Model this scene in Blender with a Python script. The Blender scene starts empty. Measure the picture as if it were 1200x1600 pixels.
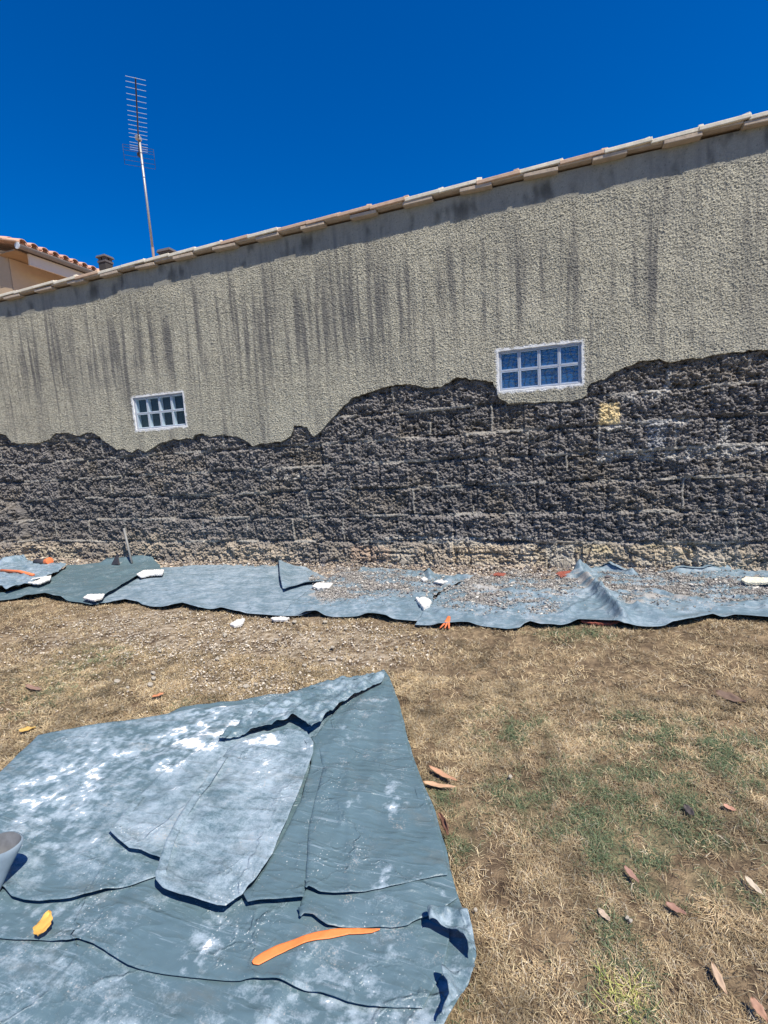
import bpy, math, random
import numpy as np
from mathutils import Matrix, Vector
random.seed(7); rng = np.random.default_rng(7)
scene = bpy.context.scene
# ------------------------------------------------------------------ camera
F = 767.0; H = 1.6
_d = np.array([360, 5800, F]); _d = _d/np.linalg.norm(_d)
_w = np.array([-2296, 41, F]); _w = _w-_d*(_w@_d); _w = _w/np.linalg.norm(_w)
AZ = -_d; AX = -_w; AY = np.cross(AZ, AX)
cam_d = bpy.data.cameras.new('camera'); cam = bpy.data.objects.new('camera', cam_d)
scene.collection.objects.link(cam); scene.camera = cam
cam_d.sensor_fit = 'VERTICAL'; cam_d.sensor_height = 36.0; cam_d.lens = F/1600*36.0
cam_d.clip_start = 0.05; cam_d.clip_end = 2000
r_ = Vector((AX[0], AY[0], AZ[0])); u_ = -Vector((AX[1], AY[1], AZ[1])); b_ = -Vector((AX[2], AY[2], AZ[2]))
m_ = Matrix.Identity(4)
for i in range(3):
    m_[i][0] = r_[i]; m_[i][1] = u_[i]; m_[i][2] = b_[i]
m_[2][3] = H
cam.matrix_world = m_
# ------------------------------------------------------------------ sky, sun, exposure
SUN = Vector((0.44, -0.27, 0.86)).normalized()
world = bpy.data.worlds.new('World'); scene.world = world; world.use_nodes = True
wt = world.node_tree; wt.nodes.clear()
wo = wt.nodes.new('ShaderNodeOutputWorld'); bg = wt.nodes.new('ShaderNodeBackground')
sky = wt.nodes.new('ShaderNodeTexSky'); sky.sky_type = 'NISHITA'; sky.sun_disc = False
sky.sun_elevation = math.asin(SUN.z); sky.sun_rotation = math.atan2(SUN.x, SUN.y)
sky.altitude = 300; sky.air_density = 1.0; sky.dust_density = 0.1; sky.ozone_density = 4.0
hs = wt.nodes.new('ShaderNodeHueSaturation'); hs.inputs['Saturation'].default_value = 1.46; hs.inputs['Hue'].default_value = .514
wt.links.new(sky.outputs[0], hs.inputs['Color']); wt.links.new(hs.outputs[0], bg.inputs[0])
bg.inputs[1].default_value = 0.106
wt.links.new(bg.outputs[0], wo.inputs[0])
sl = bpy.data.lights.new('sun', 'SUN'); sl.energy = 5.0; sl.angle = math.radians(0.5); sl.color = (1.0, 0.935, 0.83)
so = bpy.data.objects.new('sun', sl); scene.collection.objects.link(so)
so.rotation_euler = SUN.to_track_quat('Z', 'Y').to_euler()
scene.view_settings.view_transform = 'Standard'; scene.view_settings.look = 'None'
scene.view_settings.exposure = 0.42; scene.view_settings.gamma = 1.0
# ------------------------------------------------------------------ measuring helpers
def ray(px, py):
    c = np.array([px-600.0, py-800.0, F]); return np.array([c@AX, c@AY, c@AZ])
_r = ray(600, 888); D = -H/_r[2]*_r[1]          # distance of the wall
def gp(px, py, z=0.0):
    r = ray(px, py); t = (z-H)/r[2]; return (r[0]*t, r[1]*t)
def wp(px, py, y=None):
    r = ray(px, py); t = (D if y is None else y)/r[1]; return (r[0]*t, H+r[2]*t)
ZC = 0.0     # height at which a measured outline is laid down
def G_(pts, z=None):
    z = ZC if z is None else z
    return [gp(p[0], p[1], z) for p in pts]
def W_(pts): return [wp(*p) for p in pts]
# ------------------------------------------------------------------ noise
_perm = rng.permutation(512); _perm = np.concatenate([_perm, _perm, _perm])
_ang = rng.uniform(0, 2*np.pi, 512); _gx = np.cos(_ang); _gy = np.sin(_ang)
def perlin(x, y, seed=0):
    x = np.asarray(x, float)+seed*17.31; y = np.asarray(y, float)-seed*9.77
    xi = np.floor(x).astype(int); yi = np.floor(y).astype(int); xf = x-xi; yf = y-yi
    u = xf*xf*xf*(xf*(xf*6-15)+10); v = yf*yf*yf*(yf*(yf*6-15)+10)
    def g(a, b, fx, fy):
        h = _perm[(_perm[a & 511]+b) & 511]; return _gx[h]*fx+_gy[h]*fy
    n00 = g(xi, yi, xf, yf); n10 = g(xi+1, yi, xf-1, yf); n01 = g(xi, yi+1, xf, yf-1); n11 = g(xi+1, yi+1, xf-1, yf-1)
    return ((n00*(1-u)+n10*u)*(1-v)+(n01*(1-u)+n11*u)*v)*1.5
def fbm(x, y, o=4, seed=0, gain=0.5):
    s = 0; a = 1; f = 1
    for k in range(o): s = s+a*perlin(x*f, y*f, seed+k*3); a *= gain; f *= 2.03
    return s
def ridged(x, y, o=3, seed=0):
    s = 0; a = 1; f = 1
    for k in range(o): s = s+a*(1-2*np.abs(perlin(x*f, y*f, seed+k*5))); a *= .5; f *= 2.1
    return s
def sm(a, b, x):
    t = np.clip((x-a)/(b-a), 0, 1); return t*t*(3-2*t)
def segd(x, y, pts):
    """distance from points to a polyline"""
    d = np.full(np.shape(x), 1e9)
    for (ax, ay), (bx, by) in zip(pts[:-1], pts[1:]):
        ex, ey = bx-ax, by-ay; L = ex*ex+ey*ey+1e-12
        t = np.clip(((x-ax)*ex+(y-ay)*ey)/L, 0, 1)
        d = np.minimum(d, np.hypot(x-ax-t*ex, y-ay-t*ey))
    return d
def inside(x, y, poly):
    c = np.zeros(np.shape(x), bool); n = len(poly)
    for i in range(n):
        x1, y1 = poly[i]; x2, y2 = poly[(i+1) % n]
        if y1 == y2: continue
        k = ((y1 > y) != (y2 > y)) & (x < (x2-x1)*(y-y1)/(y2-y1)+x1)
        c ^= k
    return c
# ------------------------------------------------------------------ materials
def newmat(name):
    m = bpy.data.materials.new(name); m.use_nodes = True
    nt = m.node_tree; b = nt.nodes['Principled BSDF']; return m, nt, b
def noise_node(nt, scale, detail=4, rough=.55, coord='Object', vec=None, mapscale=None, rot=None):
    n = nt.nodes.new('ShaderNodeTexNoise'); n.inputs['Scale'].default_value = scale
    n.inputs['Detail'].default_value = detail; n.inputs['Roughness'].default_value = rough
    tc = nt.nodes.new('ShaderNodeTexCoord'); src = tc.outputs[coord]
    if mapscale or rot:
        mp = nt.nodes.new('ShaderNodeMapping')
        if mapscale: mp.inputs['Scale'].default_value = mapscale
        if rot: mp.inputs['Rotation'].default_value = rot
        nt.links.new(src, mp.inputs[0]); src = mp.outputs[0]
    nt.links.new(src, n.inputs['Vector']); return n
def math_node(nt, op, a, b=None, clamp=False):
    m = nt.nodes.new('ShaderNodeMath'); m.operation = op; m.use_clamp = clamp
    for i, v in enumerate((a, b)):
        if v is None: continue
        if isinstance(v, (int, float)): m.inputs[i].default_value = v
        else: nt.links.new(v, m.inputs[i])
    return m.outputs[0]
def mix_node(nt, fac, a, b, mode='MIX'):
    m = nt.nodes.new('ShaderNodeMix'); m.data_type = 'RGBA'; m.blend_type = mode
    for s, v in ((m.inputs[0], fac), (m.inputs[6], a), (m.inputs[7], b)):
        if isinstance(v, (int, float)): s.default_value = v
        elif isinstance(v, (tuple, list)): s.default_value = (*v, 1) if len(v) == 3 else v
        else: nt.links.new(v, s)
    return m.outputs[2]
def bump_node(nt, b, h, strength=.5, dist=.01):
    bu = nt.nodes.new('ShaderNodeBump'); bu.inputs['Strength'].default_value = strength
    bu.inputs['Distance'].default_value = dist
    nt.links.new(h, bu.inputs['Height']); nt.links.new(bu.outputs[0], b.inputs['Normal'])
def mat_vc(name, rough=.9, var=.25, scale=60, bump=0.0, bdist=.005, spec=.3):
    """colour from the mesh's own 'Col' attribute with a little fine grain"""
    m, nt, b = newmat(name)
    a = nt.nodes.new('ShaderNodeAttribute'); a.attribute_name = 'Col'
    n = noise_node(nt, scale, 3)
    v = math_node(nt, 'MULTIPLY_ADD', n.outputs[0], 2*var); v.node.inputs[2].default_value = 1-var
    c = mix_node(nt, 1.0, a.outputs[0], v, 'MULTIPLY')
    nt.links.new(c, b.inputs['Base Color']); b.inputs['Roughness'].default_value = rough
    b.inputs['Specular IOR Level'].default_value = spec
    if bump: bump_node(nt, b, n.outputs[0], bump, bdist)
    return m
def mat(name, col, rough=.8, var=.2, scale=30, bump=.2, bdist=.004, metal=0, spec=.4):
    m, nt, b = newmat(name)
    n = noise_node(nt, scale, 5)
    c = mix_node(nt, n.outputs[0], tuple(max(0, k*(1-var)) for k in col), tuple(min(1, k*(1+var)) for k in col))
    nt.links.new(c, b.inputs['Base Color']); b.inputs['Roughness'].default_value = rough
    b.inputs['Metallic'].default_value = metal; b.inputs['Specular IOR Level'].default_value = spec
    if bump: bump_node(nt, b, n.outputs[0], bump, bdist)
    return m
# ------------------------------------------------------------------ mesh helpers
def np_mesh(name, V, Q, mat_, parent=None, col=None, smooth=False, attrs=None, T=None):
    V = np.asarray(V, np.float32); me = bpy.data.meshes.new(name)
    Q = np.asarray(Q, np.int32).reshape(-1, 4) if Q is not None and len(Q) else np.zeros((0, 4), np.int32)
    T = np.asarray(T, np.int32).reshape(-1, 3) if T is not None and len(T) else np.zeros((0, 3), np.int32)
    me.vertices.add(len(V)); me.vertices.foreach_set('co', V.ravel())
    nl = Q.size+T.size; me.loops.add(nl); me.loops.foreach_set('vertex_index', np.concatenate([Q.ravel(), T.ravel()]))
    me.polygons.add(len(Q)+len(T))
    ls = np.concatenate([np.arange(len(Q))*4, Q.size+np.arange(len(T))*3]).astype(np.int32)
    me.polygons.foreach_set('loop_start', ls)
    me.update(calc_edges=True); me.validate()
    if col is not None:
        c = np.ones((len(V), 4), np.float32); c[:, :3] = np.clip(col, 0, 1)
        at = me.color_attributes.new('Col', 'FLOAT_COLOR', 'POINT'); at.data.foreach_set('color', c.ravel())
    for k, v in (attrs or {}).items():
        at = me.attributes.new(k, 'FLOAT', 'POINT'); at.data.foreach_set('value', np.asarray(v, np.float32))
    me.polygons.foreach_set('use_smooth', np.full(len(me.polygons), bool(smooth)))
    me.materials.append(mat_); o = bpy.data.objects.new(name, me); scene.collection.objects.link(o)
    if parent: o.parent = parent
    return o
def tag(o, label=None, cat=None, group=None, kind=None):
    if label: o['label'] = label
    if cat: o['category'] = cat
    if group: o['group'] = group
    if kind: o['kind'] = kind
    return o
def empty(name, loc, label, cat, group=None):
    o = bpy.data.objects.new(name, None); scene.collection.objects.link(o); o.location = loc
    o.empty_display_size = .1; return tag(o, label, cat, group)
class MB:
    """collects boxes, tubes and prisms in one mesh"""
    def __init__(s): s.v = []; s.f = []
    def box(s, c, d, R=None, taper=1.0):
        n = len(s.v)
        for z in (-1, 1):
            for x, y in ((-1, -1), (1, -1), (1, 1), (-1, 1)):
                k = taper if z > 0 else 1
                p = Vector((x*d[0]/2*k, y*d[1]/2*k, z*d[2]/2))
                if R: p = R @ p
                s.v.append(tuple(p+Vector(c)))
        for q in ((3, 2, 1, 0), (4, 5, 6, 7), (0, 1, 5, 4), (1, 2, 6, 5), (2, 3, 7, 6), (3, 0, 4, 7)): s.f.append(tuple(n+i for i in q))
        return s
    def tube(s, pts, r, k=8):
        pts = [Vector(p) for p in pts]; n0 = len(s.v); N = len(pts)
        rr = r if isinstance(r, (list, tuple)) else [r]*N
        for i, p in enumerate(pts):
            t = (pts[min(i+1, N-1)]-pts[max(i-1, 0)]).normalized()
            a = t.orthogonal().normalized() if i == 0 else (a-t*a.dot(t)).normalized()
            b = t.cross(a)
            for j in range(k):
                an = 2*math.pi*j/k; s.v.append(tuple(p+(a*math.cos(an)+b*math.sin(an))*rr[i]))
        for i in range(N-1):
            for j in range(k):
                s.f.append((n0+i*k+j, n0+i*k+(j+1) % k, n0+(i+1)*k+(j+1) % k, n0+(i+1)*k+j))
        s.f.append(tuple(n0+j for j in reversed(range(k)))); s.f.append(tuple(n0+(N-1)*k+j for j in range(k)))
        return s
    def poly(s, vs, fs):
        n = len(s.v); s.v += [tuple(v) for v in vs]; s.f += [tuple(n+i for i in f) for f in fs]; return s
    def build(s, name, m, parent=None, bevel=0, smooth=False):
        me = bpy.data.meshes.new(name); me.from_pydata(s.v, [], s.f); me.update(); me.materials.append(m)
        o = bpy.data.objects.new(name, me); scene.collection.objects.link(o)
        if parent:
            o.parent = parent
            p = parent
            off = Vector((0, 0, 0))
            while p: off += p.location; p = p.parent
            me.transform(Matrix.Translation(-off))
        if bevel:
            b = o.modifiers.new('bevel', 'BEVEL'); b.width = bevel; b.segments = 2; b.limit_method = 'ANGLE'
        if smooth:
            me.polygons.foreach_set('use_smooth', [True]*len(me.polygons))
        return o
def patch(outer, holes, step, jitter=0.0):
    """grid fill of a polygon, rim snapped onto the outline -> uv, quads, rim vertex ids, outward dir, rim edges"""
    P = np.array(outer); x0, y0 = P.min(0)-step; x1, y1 = P.max(0)+step
    nx = int((x1-x0)/step)+2; ny = int((y1-y0)/step)+2
    xs = x0+np.arange(nx)*step; ys = y0+np.arange(ny)*step
    cx, cy = np.meshgrid(xs[:-1]+step/2, ys[:-1]+step/2, indexing='ij')
    ins = inside(cx, cy, outer)
    for h in holes: ins &= ~inside(cx, cy, h)
    I, J = np.nonzero(ins)
    idx = lambda i, j: i*ny+j
    Q = np.stack([idx(I, J), idx(I+1, J), idx(I+1, J+1), idx(I, J+1)], 1)
    used, inv = np.unique(Q, return_inverse=True); Q = inv.reshape(Q.shape)
    uv = np.stack([xs[used//ny], ys[used % ny]], 1)
    E = np.concatenate([Q[:, [0, 1]], Q[:, [1, 2]], Q[:, [2, 3]], Q[:, [3, 0]]])
    key = np.sort(E, 1); k = key[:, 0].astype(np.int64)*len(uv)+key[:, 1]
    _, first, cnt = np.unique(k, return_index=True, return_counts=True)
    RE = E[first[cnt == 1]]
    rim = np.unique(RE)
    for poly in [outer]+list(holes):
        pts = list(poly)+[poly[0]]
        for (ax, ay), (bx, by) in zip(pts[:-1], pts[1:]):
            pass
    allseg = []
    for poly in [outer]+list(holes):
        pts = list(poly)+[poly[0]]; allseg += list(zip(pts[:-1], pts[1:]))
    A = np.array([s[0] for s in allseg]); B = np.array([s[1] for s in allseg])
    out = uv[rim].copy()
    for c0 in range(0, len(rim), 4000):
        p = uv[rim[c0:c0+4000]]
        ex = B-A; L = (ex**2).sum(1)+1e-12
        t = np.clip(((p[:, None, :]-A[None])*ex[None]).sum(2)/L[None], 0, 1)
        q = A[None]+t[..., None]*ex[None]; d = ((p[:, None, :]-q)**2).sum(2); k = d.argmin(1)
        out[c0:c0+4000] = q[np.arange(len(p)), k]
    uv[rim] = out
    # outward normals at the rim
    N = np.zeros_like(uv); e = uv[RE[:, 1]]-uv[RE[:, 0]]; n = np.stack([e[:, 1], -e[:, 0]], 1)
    np.add.at(N, RE[:, 0], n); np.add.at(N, RE[:, 1], n)
    N = N/(np.linalg.norm(N, axis=1, keepdims=True)+1e-9)
    return uv, Q, rim, N, RE
def with_rim(V, Q, rim, N3, RE, rings):
    """adds rings of (outward, down-vector) offsets round the rim"""
    V = [V]; Qs = [Q]; n = len(V[0]); base = np.full(n, -1); prev = np.arange(n); cnt = n; maps = []
    for out, dv in rings:
        P = V[0][rim]+N3[rim]*out+np.array(dv)
        m = np.full(n, -1); m[rim] = cnt+np.arange(len(rim)); cnt += len(rim); V.append(P)
        a, b = RE[:, 0], RE[:, 1]
        Qs.append(np.stack([prev[b], prev[a], m[a], m[b]], 1)); prev = m; maps.append(rim)
    return np.concatenate(V), np.concatenate(Qs), np.concatenate([np.arange(n)]+maps)
def roughen(pts, amp, seg, seed=0, closed=False):
    """subdivide a polyline and push it about to make a broken edge"""
    out = []; P = list(pts)+([pts[0]] if closed else [])
    for (ax, ay), (bx, by) in zip(P[:-1], P[1:]):
        L = math.hypot(bx-ax, by-ay); n = max(1, int(L/seg))
        for k in range(n):
            t = k/n; x = ax+(bx-ax)*t; y = ay+(by-ay)*t
            out.append((x+amp*float(fbm(x/seg/3, y/seg/3, 3, seed)), y+amp*float(fbm(x/seg/3, y/seg/3, 3, seed+50))))
    if not closed: out.append(P[-1])
    return out
def blobs(x, y, L):
    """smooth blotches given as (px, py, rx, ry, amount) in photograph pixels on the ground"""
    s = np.zeros(np.shape(x))
    for px, py, r, a in L:
        gx, gy = gp(px, py, ZC); s = s+a*np.exp(-((x-gx)**2+(y-gy)**2)/r**2)
    return s
# =================================================================== BUILDING
XL, XR = -11.5, 4.2; ZT = 4.31
def zroof(x): return .0095*(x+8.4)
bld = empty('building', (0, 0, 0), 'long building whose grey pebbledash render is hacked off below, baring dark blocks', 'building')
edge_px = [(-110,690),(-50,684),(0,678),(8,680),(18,690),(28,693),(50,693),(62,690),(78,687),(86,677),(95,678),(105,677),(125,680),(133,675),(142,674),(155,683),(172,697),(182,703),(192,702),(205,709),(215,701),(228,706),(250,692),(270,687),(300,685),(303,679),(318,677),(328,682),(345,679),(370,681),(385,690),(395,696),(415,692),(440,690),(454,680),(461,664),(479,667),(483,677),(489,684),(505,670),(519,655),(529,640),(550,622),(580,612),(610,603),(640,600),(665,605),(690,604),(700,598),(712,591),(728,588),(736,593),(769,594),(774,607),(780,622),(795,631),(840,628),(905,624),(915,618),(917,606),(924,598),(940,594),(960,580),(985,572),(1000,565),(1030,560),(1040,563),(1050,566),(1080,560),(1130,552),(1170,548),(1200,546),(1300,536)]
edge = W_(edge_px); edge[0] = (XL, edge[0][1]); edge[-1] = (XR, edge[-1][1])
edge = roughen(roughen(edge, .020, .07, 3), .010, .018, 8)
winL = W_([(207,623),(285,612),(291,664),(213,673)]); winR = W_([(777,550),(908,533),(910,599),(781,612)])
def rect(w):
    xs = [p[0] for p in w]; zs = [p[1] for p in w]
    x0 = (w[0][0]+w[3][0])/2; x1 = (w[1][0]+w[2][0])/2; z0 = (w[2][1]+w[3][1])/2; z1 = (w[0][1]+w[1][1])/2
    return x0, x1, z0, z1
RL, RR = rect(winL), rect(winR)
def rpoly(r, g=0): return [(r[0]-g, r[2]-g), (r[1]+g, r[2]-g), (r[1]+g, r[3]+g), (r[0]-g, r[3]+g)]
def rdist(x, z, r):
    dx = np.maximum(np.maximum(r[0]-x, x-r[1]), 0); dz = np.maximum(np.maximum(r[2]-z, z-r[3]), 0); return np.hypot(dx, dz)
# --- pebbledash render
outer = edge+[(XR, ZT+zroof(XR)), (XL, ZT+zroof(XL))]
uv, Q, rim, N, RE = patch(outer, [roughen(rpoly(RL), .006, .03, 5, True), roughen(rpoly(RR), .006, .03, 6, True)], .0095)
x, z = uv[:, 0], uv[:, 1]
dwin = np.minimum(rdist(x, z, RL), rdist(x, z, RR))
grain = rng.normal(0, 1, len(x))
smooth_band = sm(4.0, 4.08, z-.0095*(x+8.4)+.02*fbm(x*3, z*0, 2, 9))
y = D + .010*fbm(x*.8, z*.8, 3, 1) + .003*fbm(x*4, z*4, 2, 2) - .0022*grain*(1-.85*smooth_band)*sm(0, .035, dwin)
V = np.stack([x, y, z], 1)
streak = fbm(x*7+.08*perlin(x*3, z*2, 6), z*.55, 4, 11); streak2 = fbm(x*2.2, z*.5+3, 3, 12); big = fbm(x*.7, z*.9, 3, 13)
band = np.exp(-((z-3.35-.25*perlin(x*.8, x*0, 4))/.75)**2)
thin = fbm(x*17+.08*perlin(x*3, z*2, 7), z*.7, 4, 14); top_ = sm(4.35, 3.7, z+.5*perlin(x*2.1, x*0, 15)); dens = .35+.65*sm(3.0, -1.5, x+1.2*perlin(x*.3, z*0, 16))
s = sm(-.25, 1.1, streak*.55+thin*.75+.10)*(.30+.70*band)*.95*dens*top_+sm(-.3, 1.0, .6*streak2+.7*thin)*.34+sm(-.2, .9, streak2+big*.5)*.15; s = np.clip(s*.86, 0, .85)
base = np.array([.43, .40, .305]); dark = np.array([.135, .13, .12]); warm = np.array([.42, .395, .31])
g2 = rng.normal(0, 1, len(x)); col = base[None]*(1+(.20*np.minimum(grain, 1.2)+.24*np.minimum(g2, .8))[:, None]*(1-.7*smooth_band[:, None]))*(1+.10*big[:, None])
col = col*(1-.25*sm(-.1, .8, big)[:, None])+warm[None]*.25*sm(-.1, .8, big)[:, None]
col = col*(1-s[:, None])+dark[None]*s[:, None]
# run-off stains below the tile joints
st = sm(-.05, .9, fbm(x*3.6, z*1.6, 4, 31)+.5*fbm(x*9, z*3, 2, 32))*sm(3.9, 4.2, z-.0095*(x+8.4))*sm(4.42, 4.2, z-.0095*(x+8.4)+.15*perlin(x*6, z*0, 33))
col = col*(1-.45*smooth_band[:, None])+np.array([.17, .175, .175])[None]*.45*smooth_band[:, None]  # smooth band under the tiles, its grey darkened to deepen the overhang's shade
col = col*(1-.62*st[:, None])
# white mortar smeared round the two windows
wm = sm(.038, .012, dwin+.018*fbm(x*16, z*16, 3, 41))
col = col*(1-wm[:, None])+np.array([.74, .74, .72])[None]*wm[:, None]
pock = (rng.random(len(x)) < .006)
col[pock] *= .5
N3 = np.stack([N[:, 0], np.zeros(len(N)), N[:, 1]], 1)
V2, Q2, src = with_rim(V, Q, rim, N3, RE, [(.004, (0, .012, 0)), (-.004, (0, .045, 0)), (-.004, (0, .10, 0))])
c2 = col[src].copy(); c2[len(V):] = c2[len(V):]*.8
m_render = mat_vc('pebbledash_render', .95, .45, 190, .35, .004)
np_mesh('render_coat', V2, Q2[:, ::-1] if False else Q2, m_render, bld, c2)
# --- bare block wall below
st_ = .0085
xs = np.arange(XL, XR, st_); zs = np.arange(-.12, 2.80, st_)
X2, Z2 = np.meshgrid(xs, zs, indexing='ij'); x = X2.ravel(); z = Z2.ravel()
zc = z+.009*fbm(x*1.2, z*2, 3, 60)
courses = [.357, .707, 1.065, 1.396, 1.695, 2.023, 2.36, 2.70]
dj = np.full(len(x), 9.0); row = np.zeros(len(x), int)
for i, c in enumerate(courses):
    dj = np.minimum(dj, np.abs(zc-c)); row += (zc > c)
off = np.array([.0, .37, .12, .55, .2, .62, .31, .7, .1])[row]
bx = (x+off+.01*fbm(x*3, z*5, 2, 61))/.76; dv = np.abs(bx-np.round(bx))*.76; bid = np.floor(bx+.5)+row*37
r1 = fbm(x*7, z*8, 3, 62); r2 = ridged(x*17, z*19, 3, 63); r3 = fbm(x*45, z*45, 2, 64)
bt = (np.sin(bid*12.9898)*43758.5453) % 1.0
jm = sm(-.35, .25, fbm(x*1.3, z*3.0, 3, 65)); jmv = sm(-.15, .3, fbm(x*2.3+9, z*2.3, 2, 66))
joint = sm(.024, .010, dj+.005*fbm(x*25, z*25, 2, 67))*jm
jointv = sm(.017, .007, dv+.005*fbm(x*25, z*25, 2, 68))*jmv*(z > .36)
jt = np.maximum(joint, jointv)
pit = sm(.25, .8, fbm(x*13, z*15, 3, 71))
low = sm(.40, .24, z+.14*fbm(x*2.5, z*2, 3, 72))                 # sandy footing course
r4 = ridged(x*11+z*5, z*15-x*3, 3, 76); prot = .022*r1+.014*(r2-.6)+.014*(r4-.5)+.010*r3+.003*rng.normal(0, 1, len(x))-.030*pit+.034*(bt-.5)
grooves = -.034*sm(.032, .008, dj+.008*r3)*(1-jm)-.022*sm(.026, .006, dv+.006*r3)*(1-jmv)
prot = prot*(1-.8*jt)+.006*jt+grooves+.010*jt
prot = prot+low*(.02+.02*fbm(x*5, z*5, 3, 73))
# broken pier at the far left
pier = sm(-8.62, -8.70, x+.10*fbm(z*3, z*0, 2, 80))*sm(.98, .90, z+.1*perlin(x*3, z))
foot = sm(.37, .31, z+.05*fbm(x*4, z*3, 3, 77))*sm(.0, .05, z)*sm(-3.0, -2.6, x)*sm(2.15, 1.95, x)*sm(-.35, .05, fbm(x*1.1, z*2, 2, 78)+.25*(x > -.4))
fx = (x+.10*fbm(x*2.3, z*4, 3, 79)+.25*perlin(x*1.1, x*0, 83))/.46; fdv = np.abs(fx-np.round(fx))*.34; fid = (np.sin(np.floor(fx+.5)*78.233)*43758.5453) % 1.0; fj = np.maximum(sm(.022, .006, fdv), sm(.022, .006, np.abs(z-.19-.03*(fid-.5)+.02*fbm(x*6, z, 2, 81)))*(fid > .35))
prot = prot*(1-.38*foot)+foot*(.014-.028*fj+.02*(fid-.5))
prot += .10*pier
clampw = np.minimum(rdist(x, z, RL), rdist(x, z, RR))
prot = np.clip(prot, -.11, .06+.09*pier)
# the face never comes proud of the render that still covers it
edx = np.array([p[0] for p in edge]); edz = np.array([p[1] for p in edge]); zi = np.interp(x, edx, edz)
prot = np.where(z > zi-.02, np.minimum(prot, .012), np.minimum(prot, .02+.5*np.maximum(zi-z, 0)))
yb = D+.045-prot
dark_ = np.array([.172, .160, .150]); brown = np.array([.36, .30, .225]); mort = np.array([.42, .39, .33])
v = (.85+.25*bt+.25*r1+.35*r3+.12*rng.normal(0, 1, len(x)))*(1-.3*pit)  # hollows and pits darkened in the colour as well, to deepen their shade
col = dark_[None]*v[:, None]
bl = sm(0, .6, fbm(x*1.3+5, z*1.6, 3, 74)); col = col*(1+.0*bl[:, None])+np.array([.02, .012, -.002])[None]*bl[:, None]
lo = .95*low*sm(-.3, .4, fbm(x*1.2, z*1.5, 2, 75)+.25)
col = col*(1-.85*lo[:, None])+brown[None]*(1.15+.5*r3+.3*r1)[:, None]*.85*lo[:, None]
wl = sm(.7, .05, z)*.45*sm(.5, 5, -x+0); col = col*(1-wl[:, None])+brown[None]*wl[:, None]
col = col*(1-.75*jt[:, None])+mort[None]*(.9+.4*r3)[:, None]*.72*jt[:, None]
fcol = np.array([.46, .385, .27])[None]*(.75+.5*fid+.25*r3+.15*r1)[:, None]+np.array([0, .015, .035])[None]*(fid > .6)[:, None]; fm = (foot*(1-.7*fj)*sm(-.75, -.2, r1+.5*r2-.3))[:, None]*.72; col = col*(1-fm)+fcol*fm
def wrect(p0, p1, soft=.03):
    a = wp(*p0); b = wp(*p1); x0, x1 = sorted((a[0], b[0])); z0, z1 = sorted((a[1], b[1]))
    n = .018*fbm(x*12, z*12, 3, 90)
    return sm(0, soft, np.minimum(np.minimum(x-x0, x1-x), np.minimum(z-z0, z1-z))+n)
def paint(mask, c, var=.4):
    global col
    cc = np.array(c)[None]*(1+var*r3+.25*r2-.1)[:, None]; col = col*(1-mask[:, None])+cc*mask[:, None]
ymask = wrect((936, 628), (971, 664)); paint(ymask, (.60, .47, .25), .2); yb = yb-.010*ymask+ .6*(prot)*ymask*.7
paint(wrect((860, 850), (1092, 868))*.75*sm(-.3, .3, fbm(x*3, z*8, 2, 93)), (.40, .33, .20))
paint(wrect((860, 868), (1155, 892))*.7*sm(-.2, .2, fbm(x*8, z*12, 2, 94)), (.40, .36, .29))
paint(wrect((852, 850), (900, 893))*.8, (.38, .35, .29))
paint(wrect((1090, 848), (1160, 880))*.6, (.33, .30, .25))
paint(wrect((545, 853), (612, 880))*.75, (.34, .25, .18)); paint(wrect((705, 852), (800, 882))*.7, (.36, .29, .20))
paint(wrect((60, 856), (120, 880))*.6, (.34, .30, .22))
for a_, b_2 in (((972, 612), (1048, 622)), ((925, 664), (990, 672)), ((930, 706), (1200, 713)), ((1000, 656), (1078, 664)), ((600, 838), (840, 845)), ((950, 664), (957, 700)), ((1040, 560), (1050, 612)), ((970, 700), (972, 760)), ((400, 742), (480, 748))):
    paint(wrect(a_, b_2, .02)*.75*sm(-.4, .1, fbm(x*6, z*6, 2, 95)), (.40, .38, .34))
paint(wrect((1010, 655), (1045, 700))*.55, (.30, .31, .32)); paint(wrect((1125, 655), (1145, 698))*.6, (.36, .35, .32))
ny = len(zs); I, J = np.meshgrid(np.arange(len(xs)-1), np.arange(ny-1), indexing='ij'); I = I.ravel(); J = J.ravel()
Q = np.stack([I*ny+J, (I+1)*ny+J, (I+1)*ny+J+1, I*ny+J+1], 1)
cx = xs[I]+st_/2; cz = zs[J]+st_/2
keep = (rdist(cx, cz, RL) > .004) & (rdist(cx, cz, RR) > .004) & (cz < np.interp(cx, edx, edz)+.12)
m_block = mat_vc('volcanic_block', .95, .35, 70, .9, .012)
np_mesh('block_wall', np.stack([x, yb, z], 1), Q[keep], m_block, bld, col)
# --- body behind
m_body = mat('plain_masonry', (.30, .28, .25)); m_tile = mat('roof_tile_clay', (.40, .27, .19), .85, .35, 9, .4)
mb = MB()
mb.box(((XL+XR)/2, D+.28+3.4, 2.06), (XR-XL, 6.8, 4.36)); mb.build('masonry_core', m_body, bld)
mb = MB()   # jambs behind the window openings so that no gap shows
mb.box(((XL+XR)/2, D+.17, 3.50), (XR-XL, .2, 1.48)); mb.build('wall_head', m_body, bld)
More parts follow.
